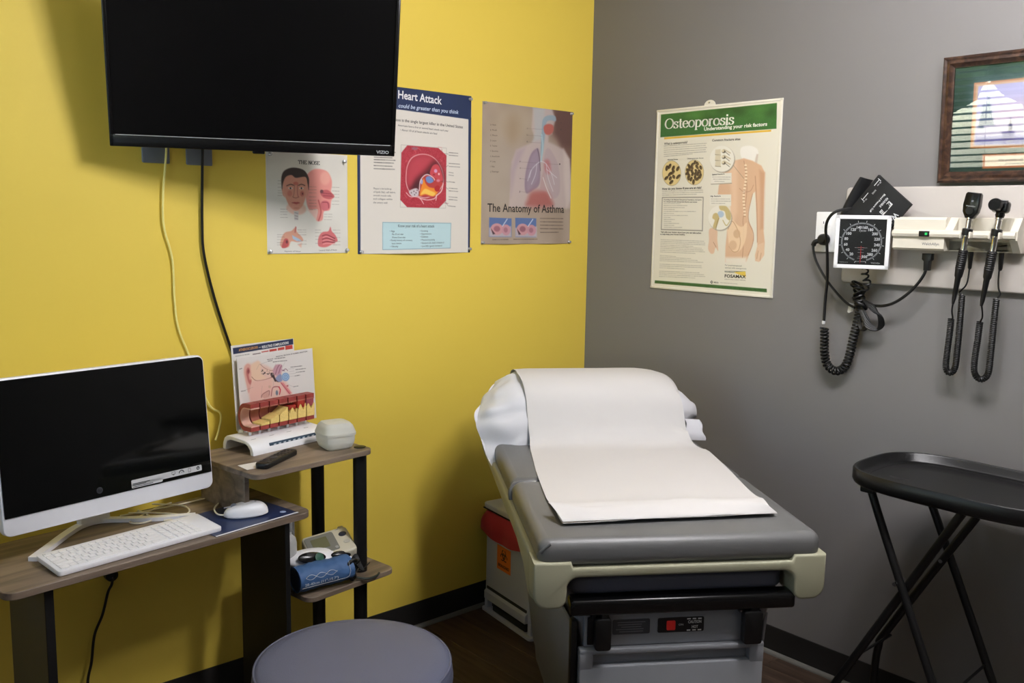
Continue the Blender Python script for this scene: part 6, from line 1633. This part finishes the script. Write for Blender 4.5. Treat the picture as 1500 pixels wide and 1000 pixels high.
# inside of the open hem, folded back
def hem2(u, v, o):
    k = u * (nI - 1); i = min(int(k), nI - 2); t_ = k - i
    b = O_[i].lerp(O_[i + 1], t_); a = Vector((.13 + .03 * u, 1.20 - .16 * u, .93 - .07 * u))
    p = b.lerp(a, v) - PO; w_ = .006 * math.sin(u * 16) * math.sin(v * PI)
    return (p.x + o, p.y + w_, p.z + w_)
MB().add(solid_grid(hem2, 30, 8, .003)).build('pillowcase_inside', LINEN, pl, 80)
def ear_(u, v, o):     # right-hand corner tab
    p = Vector((.672 + .058 * u + .012 * v * u, .952 - .034 * v + .012 * u, .904 - .066 * v - .006 * u)) - PO
    return (p.x + .004 * math.sin(v * 9), p.y - .012 * math.sin(v * PI) + o, p.z)
MB().add(solid_grid(ear_, 8, 10, .004)).build('pillowcase_corner', LINEN, pl, 80)

prof = [Vector((0, t, z)) for t, z in ((.088, .8405), (.105, .8385), (.14, .8395), (.18, .846), (.215, .8485), (.25, .842), (.30, .837), (.42, .8352), (.60, .8352), (.78, .8355), (.845, .838), (.878, .853), (.902, .885), (.920, .935), (.938, .985), (.975, 1.026), (1.03, 1.049), (1.095, 1.0545), (1.16, 1.049), (1.225, 1.024), (1.275, .965))]
prof = catmull(prof, 4)
np_ = len(prof)
ledge = [(.088, .083), (.2, .079), (.31, .078), (.58, .093), (.75, .108), (.89, .121), (.95, .112), (1.05, .100), (1.262, .095)]
redge = [(.088, .648), (.2, .652), (.33, .662), (.61, .690), (.78, .700), (.88, .672), (.95, .652), (1.05, .642), (1.262, .632)]
def lerp1(tab, t):
    for (a, b), (c, d) in zip(tab[:-1], tab[1:]):
        if t <= c: return b + (d - b) * max(0, (t - a) / (c - a))
    return tab[-1][1]
def paper(u, v, o):
    k = v * (np_ - 1); i = min(int(k), np_ - 2); p = prof[i].lerp(prof[i + 1], k - i)
    l, r_ = lerp1(ledge, p.y), lerp1(redge, p.y)
    f = max(0, 1 - (p.y - .088) / .16)
    skew = .026 * (u) * f        # the free end is cut a little askew
    rip = .0016 * noise.noise(Vector((u * 5, p.y * 7, 1.0))) + .004 * f * noise.noise(Vector((u * 4.5, 2, p.y * 4)))
    z = p.z + max(-.001, rip) + (.0025 * math.sin(u * PI) if p.y < .8 else -.02 * max(0, abs(u - .5) - .42) * 2)
    if p.y > .9: z -= .016 * max(0, (u - .8) / .2) ** 2
    return (l + (r_ - l) * u, p.y + skew, z + o)
pp = thing('paper_sheet', tuple(TW_((.36, .5, .834))), 'long white paper sheet over the pillow and exam table cushion', 'paper', rz=TA)
o = MB(); vf = solid_grid(paper, 40, 84, .0007); o.add(([(x - .36, y - .5, z - .834) for x, y, z in vf[0]], vf[1])).build('sheet', PAPER, pp, 80)
def flap(u, v, o):  # (ragged upper edge)
    # end of the paper turned up on itself, its left corner sticking out
    t = .090 + .118 * v * lerp1([(0, .62), (.06, .62), (.12, .40), (.25, .50), (.38, .62), (.5, .60), (.62, .84), (.72, .78), (.85, .62), (1, .40)], u) + .026 * u * max(0, 1 - v); z = .8435 + .017 * math.sin(v * PI * .55) + .004 * v + .0022 * noise.noise(Vector((u * 6, v * 3, 5))) + .007 * max(0, .18 - u) / .18 * v
    l = .083 - .026 * v; r_ = .648 - .040 * v
    return (l + (r_ - l) * u, t + .006 * noise.noise(Vector((u * 5, 1, 1))) * v, z + o)
o = MB(); vf = solid_grid(flap, 30, 8, .0007); o.add(([(x - .36, y - .5, z - .834) for x, y, z in vf[0]], vf[1])).build('turned_up_end', PAPER, pp, 80)

# ------------------------------------------------------------------ biohazard bin in the corner behind the table
BINM = mat('bin_white_enamel', (186, 190, 198), .4)
bn = thing('biohazard_bin', (-.612 + .106, -.208 - .012, 0), 'white step-on biohazard bin with red bag and orange sticker behind the exam table', 'bin', rz=R(-98))
BW, BD, BH = .335, .215, .395
MB().add(loft([rr3(-BW / 2, BW / 2, -BD / 2, BD / 2, .018, .058), rr3(-BW / 2 + .002, BW / 2 - .002, -BD / 2 + .002, BD / 2, .018, .40)])).build('bin_body', BINM, bn)
MB().add(loft([rr3(-BW / 2 - .008, BW / 2 + .012, -BD / 2 - .010, BD / 2, .016, 0), rr3(-BW / 2 - .008, BW / 2 + .012, -BD / 2 - .010, BD / 2, .016, .010), rr3(-BW / 2 - .002, BW / 2 + .004, -BD / 2 + .004, BD / 2, .016, .014)])).build('bin_foot', BINM, bn)
MB().box((-.004, .01, .036), (BW - .02, BD - .03, .046), .003).build('pedal_recess', mat('dark_grey_recess', (40, 40, 40), .5), bn)
for s in (-1, 1): MB().box((s * (BW / 2 - .012), -.0, .036), (.022, BD - .004, .048), .003).build('bin_corner', BINM, bn)
MB().box((.02, -BD / 2 + .012, .030), (BW - .10, .03, .022), .004).build('pedal', mat('dark_grey_recess', (40, 40, 40), .5), bn)
# kick panel with a slanting ledge
kp = [(-.004, .058), (.012, .058), (.012, .088), (-.004, .104)]
kv = prism_vf(kp, -BW / 2 + .02, BW / 2 - .02, .001, 1)
MB().add(([(v[2], -BD / 2 - v[0] + .0, v[1] - .012 * 0) for v in kv[0]], kv[1])).build('kick_panel', BINM, bn)
MB().box((0, -BD / 2 - .001, .1025), (BW - .05, .004, .012), .001).build('ledge_shade', mat('dark_grey_recess', (40, 40, 40), .5), bn)  # dark strip painted in as shade along the top of the ledge
MB().box((0, 0, .428), (BW + .012, BD + .012, .004), .001).build('lid_seal', BLACKP, bn)
MB().add(prism_vf(rrect(BW + .014, BD + .014, .02, 6), .430, .452, .006, 3)).build('lid', BINM, bn)
def bag(u, v, o):
    x, y = sq(u, 0, 1, 0, 0, 6.5); f = math.sin(u * 2 * PI * 9) * .004 + math.sin(u * 2 * PI * 4 + 1) * .004
    out = .004 + .020 * math.sin(min(1, v * 1.25) * PI * .6) + f * v + (.016 * max(0, math.cos(2 * PI * (u - .5))) * v)
    z = .424 - (.088 + .010 * math.sin(u * 2 * PI * 3)) * v
    return (x * (BW / 2 + out + o), y * (BD / 2 + out + o), z)
MB().add(solid_grid(bag, 96, 9, -.001)).build('red_bag', mat('red_bag', (166, 42, 60), .4, trans=.0), bn, 60)
sa = Art(.098, .098, [(0, 0), (100, 0), (100, 100), (0, 100)], .001, (232, 122, 38))
bkk = (30, 22, 18)
cxs, cys = 50, 37
for k in range(3):
    a = -PI / 2 + k * 2 * PI / 3; x, y = cxs + 12 * math.cos(a), cys + 12 * math.sin(a)
    sa.line([(x + 13 * math.cos(b), y + 13 * math.sin(b)) for b in [a + .55 + (2 * PI - 1.1) * i / 20 for i in range(21)]], .0042, bkk)
sa.line([(cxs + 11 * math.cos(b), cys + 11 * math.sin(b)) for b in [2 * PI * i / 24 for i in range(25)]], .0030, bkk)
sa.ell((cxs, cys), 3.4, 3.4, (232, 122, 38))
sa.text('BIOHAZARD', (10, 86), (90, 86), (10, 74), bkk, bold=.04)
tmp = thing('tmp', (0, 0, 0), 'x', 'x'); sa.build(tmp, 'sticker', .45, 0, None, .0006, text_name='sticker_lettering')
for o in list(tmp.children): o.parent = bn; o.location = (-.024, -BD / 2 + .0006, .206)
bpy.data.objects.remove(tmp)

# ------------------------------------------------------------------ round stool
SX, SY, SZ, SR = -1.842, -1.088, .60, .222
sl = thing('round_stool', (SX, SY, 0), 'round slate-blue padded stool in front of the desk', 'stool')
STV = mat('slate_blue_vinyl', (84, 88, 107), .45, bump=.15, bump_s=380)
MB().lathe([(0, SZ), (SR * .5, SZ - .0005), (SR * .8, SZ - .003), (SR * .93, SZ - .008), (SR * .975, SZ - .014), (SR * .99, SZ - .02), (SR, SZ - .028), (SR + .003, SZ - .05), (SR, SZ - .075), (SR - .008, SZ - .09), (SR - .02, SZ - .095), (0, SZ - .095)][::-1], 72).build('seat_cushion', STV, sl, 50)
MB().tube([((SR * .984) * math.cos(a), (SR * .984) * math.sin(a), SZ - .0155) for a in [2 * PI * i / 72 for i in range(72)]], .0028, 8, closed=True).build('piping', STV, sl, 60)
MB().lathe([(0, SZ - .118), (.12, SZ - .118), (.125, SZ - .096), (0, SZ - .096)], 32).build('seat_plate', BLACKM, sl)
MB().lathe([(.014, .32), (.014, SZ - .11)], 18).build('gas_rod', CHROME, sl)
MB().lathe([(.027, .075), (.027, .34), (.02, .345)], 22).build('column', BLACKP, sl)
for k in range(5):
    a = 2 * PI * k / 5 + .3
    lg = MB().tube([(.02 * math.cos(a), .02 * math.sin(a), .10), (.14 * math.cos(a), .14 * math.sin(a), .09), (.25 * math.cos(a), .25 * math.sin(a), .072)], lambda t_: .02 - .006 * t_, 10).build('base_leg', BLACKP, sl)
    MB().lathe([(.006, .056), (.006, .075)], 10, 0, xf((.25 * math.cos(a), .25 * math.sin(a), 0))).add(lathe_vf([(0, -.018), (.024, -.018), (.027, -.012), (.027, .012), (.024, .018), (0, .018)], 20), 0, xf((.25 * math.cos(a), .25 * math.sin(a), .027), rx=PI / 2, rz=a)).build('caster', BLACKP, lg)

# ------------------------------------------------------------------ folding tray table by the grey wall
TX, TY, TZ = -.325, -1.79, .90
ty = thing('tray_table', (TX, TY, 0), 'black folding tray table with raised rim and crossed tube legs by the grey wall', 'table')
TRAYM = mat('black_tray_plastic', (14, 14, 15), .33, bump=.1, bump_s=500)
def tout(a_, b_, n=64, k=3.4):
    pts = []
    for i in range(n):
        q = 2 * PI * i / n; c_, s_ = math.cos(q), math.sin(q)
        d = (abs(c_) ** k + abs(s_) ** k) ** (-1 / k)
        pts.append((a_ * c_ * d, b_ * s_ * d))
    return pts
rings = []
AX, BX = .203, .295
for (ins, z) in ((.012, -.046), (.004, -.042), (0, -.034), (0, -.004), (.003, 0), (.009, .0), (.012, -.003), (.016, -.022), (.022, -.027), (.10, -.028)):
    rings.append([(x, y, TZ + z) for x, y in tout(AX - ins, BX - ins)])
MB().add(loft(rings)).build('tray', TRAYM, ty, 40)
MB().add(([(x * .82, y * .86, TZ - .0268) for x, y in tout(AX, BX)] + [(x * .835, y * .872, TZ - .0268) for x, y in tout(AX, BX)] + [(x * .8275, y * .866, TZ - .0255) for x, y in tout(AX, BX)], [(i, (i + 1) % 64, 128 + (i + 1) % 64, 128 + i) for i in range(64)] + [(128 + i, 128 + (i + 1) % 64, 64 + (i + 1) % 64, 64 + i) for i in range(64)])).build('tray_bead', TRAYM, ty)
rot = xf((-.05, .20, TZ - .0276), rz=R(-90)); 
# (embossed mark is too small to read in the photograph: left as two raised lines)
m = MB()
for i in range(3): m.add(box_vf((.025, -.002 - i * .006, 0), (.055 - i * .012, .0018, .0008)), 0, rot)
m.build('embossed_mark', mat('tray_mark', (62, 62, 62), .5), ty)['kind'] = 'stuff'
lx = lambda x, y, z: (x - TX, y - TY, z)
def leg(pts, name='leg'): return MB().tube([lx(*p) for p in pts], .0115, 12, smooth=4).build(name, BLACKM, ty)
xa, xd, xb, xc = -.462, -.20, -.437, -.225
leg([(xa, -1.578, .856), (xa, -1.60, .79), (xa, -1.79, .35), (xa, -1.90, .09), (xa, -1.915, .0)])
leg([(xd, -1.592, .856), (xd, -1.62, .80), (xd, -1.80, .40), (xd, -1.93, .09), (xd, -1.945, .0)])
leg([(xb, -1.835, .86), (xb, -1.80, .80), (xb, -1.52, .27), (xb, -1.475, .18), (xb, -1.46, .09), (xb, -1.46, 0)])
leg([(xc, -1.83, .86), (xc, -1.77, .76), (xc, -1.545, .35), (xc, -1.52, .29), (xc, -1.512, .2), (xc, -1.51, 0)])
for (y0, z0) in ((-1.555, .335),): MB().tube([lx(xb, y0, z0), lx(xc, y0, z0)], .004, 8).build('cross_brace', BLACKM, ty)
MB().tube([lx(xa, -1.81, .30), lx(xd, -1.825, .34)], .004, 8).build('cross_brace', BLACKM, ty)
for x0, x1, yy, zz in ((xa - .014, xb + .014, -1.67, .60), (xc - .014, xd + .014, -1.69, .615)): MB().tube([lx(x0, yy, zz), lx(x1, yy, zz)], .006, 10).build('pivot_bolt', CHROME, ty)
for x_, y_ in ((xa, -1.573), (xd, -1.585)): MB().box(lx(x_, y_, .852), (.034, .04, .03), .004).build('tray_clip', BLACKP, ty)
for x_, y_ in ((xb, -1.835), (xc, -1.83)): MB().box(lx(x_, y_, .852), (.034, .04, .03), .004).build('tray_clip', BLACKP, ty)

# flat print and markings: joined pieces too small to pick apart
for o in bpy.data.objects:
    n = o.name.split('.')[0]
    if o.parent is not None and ('lettering' in n or n in ('logo', 'sticker_icons', 'tick_marks', 'slots', 'sticker_badge')):
        o['kind'] = 'stuff'
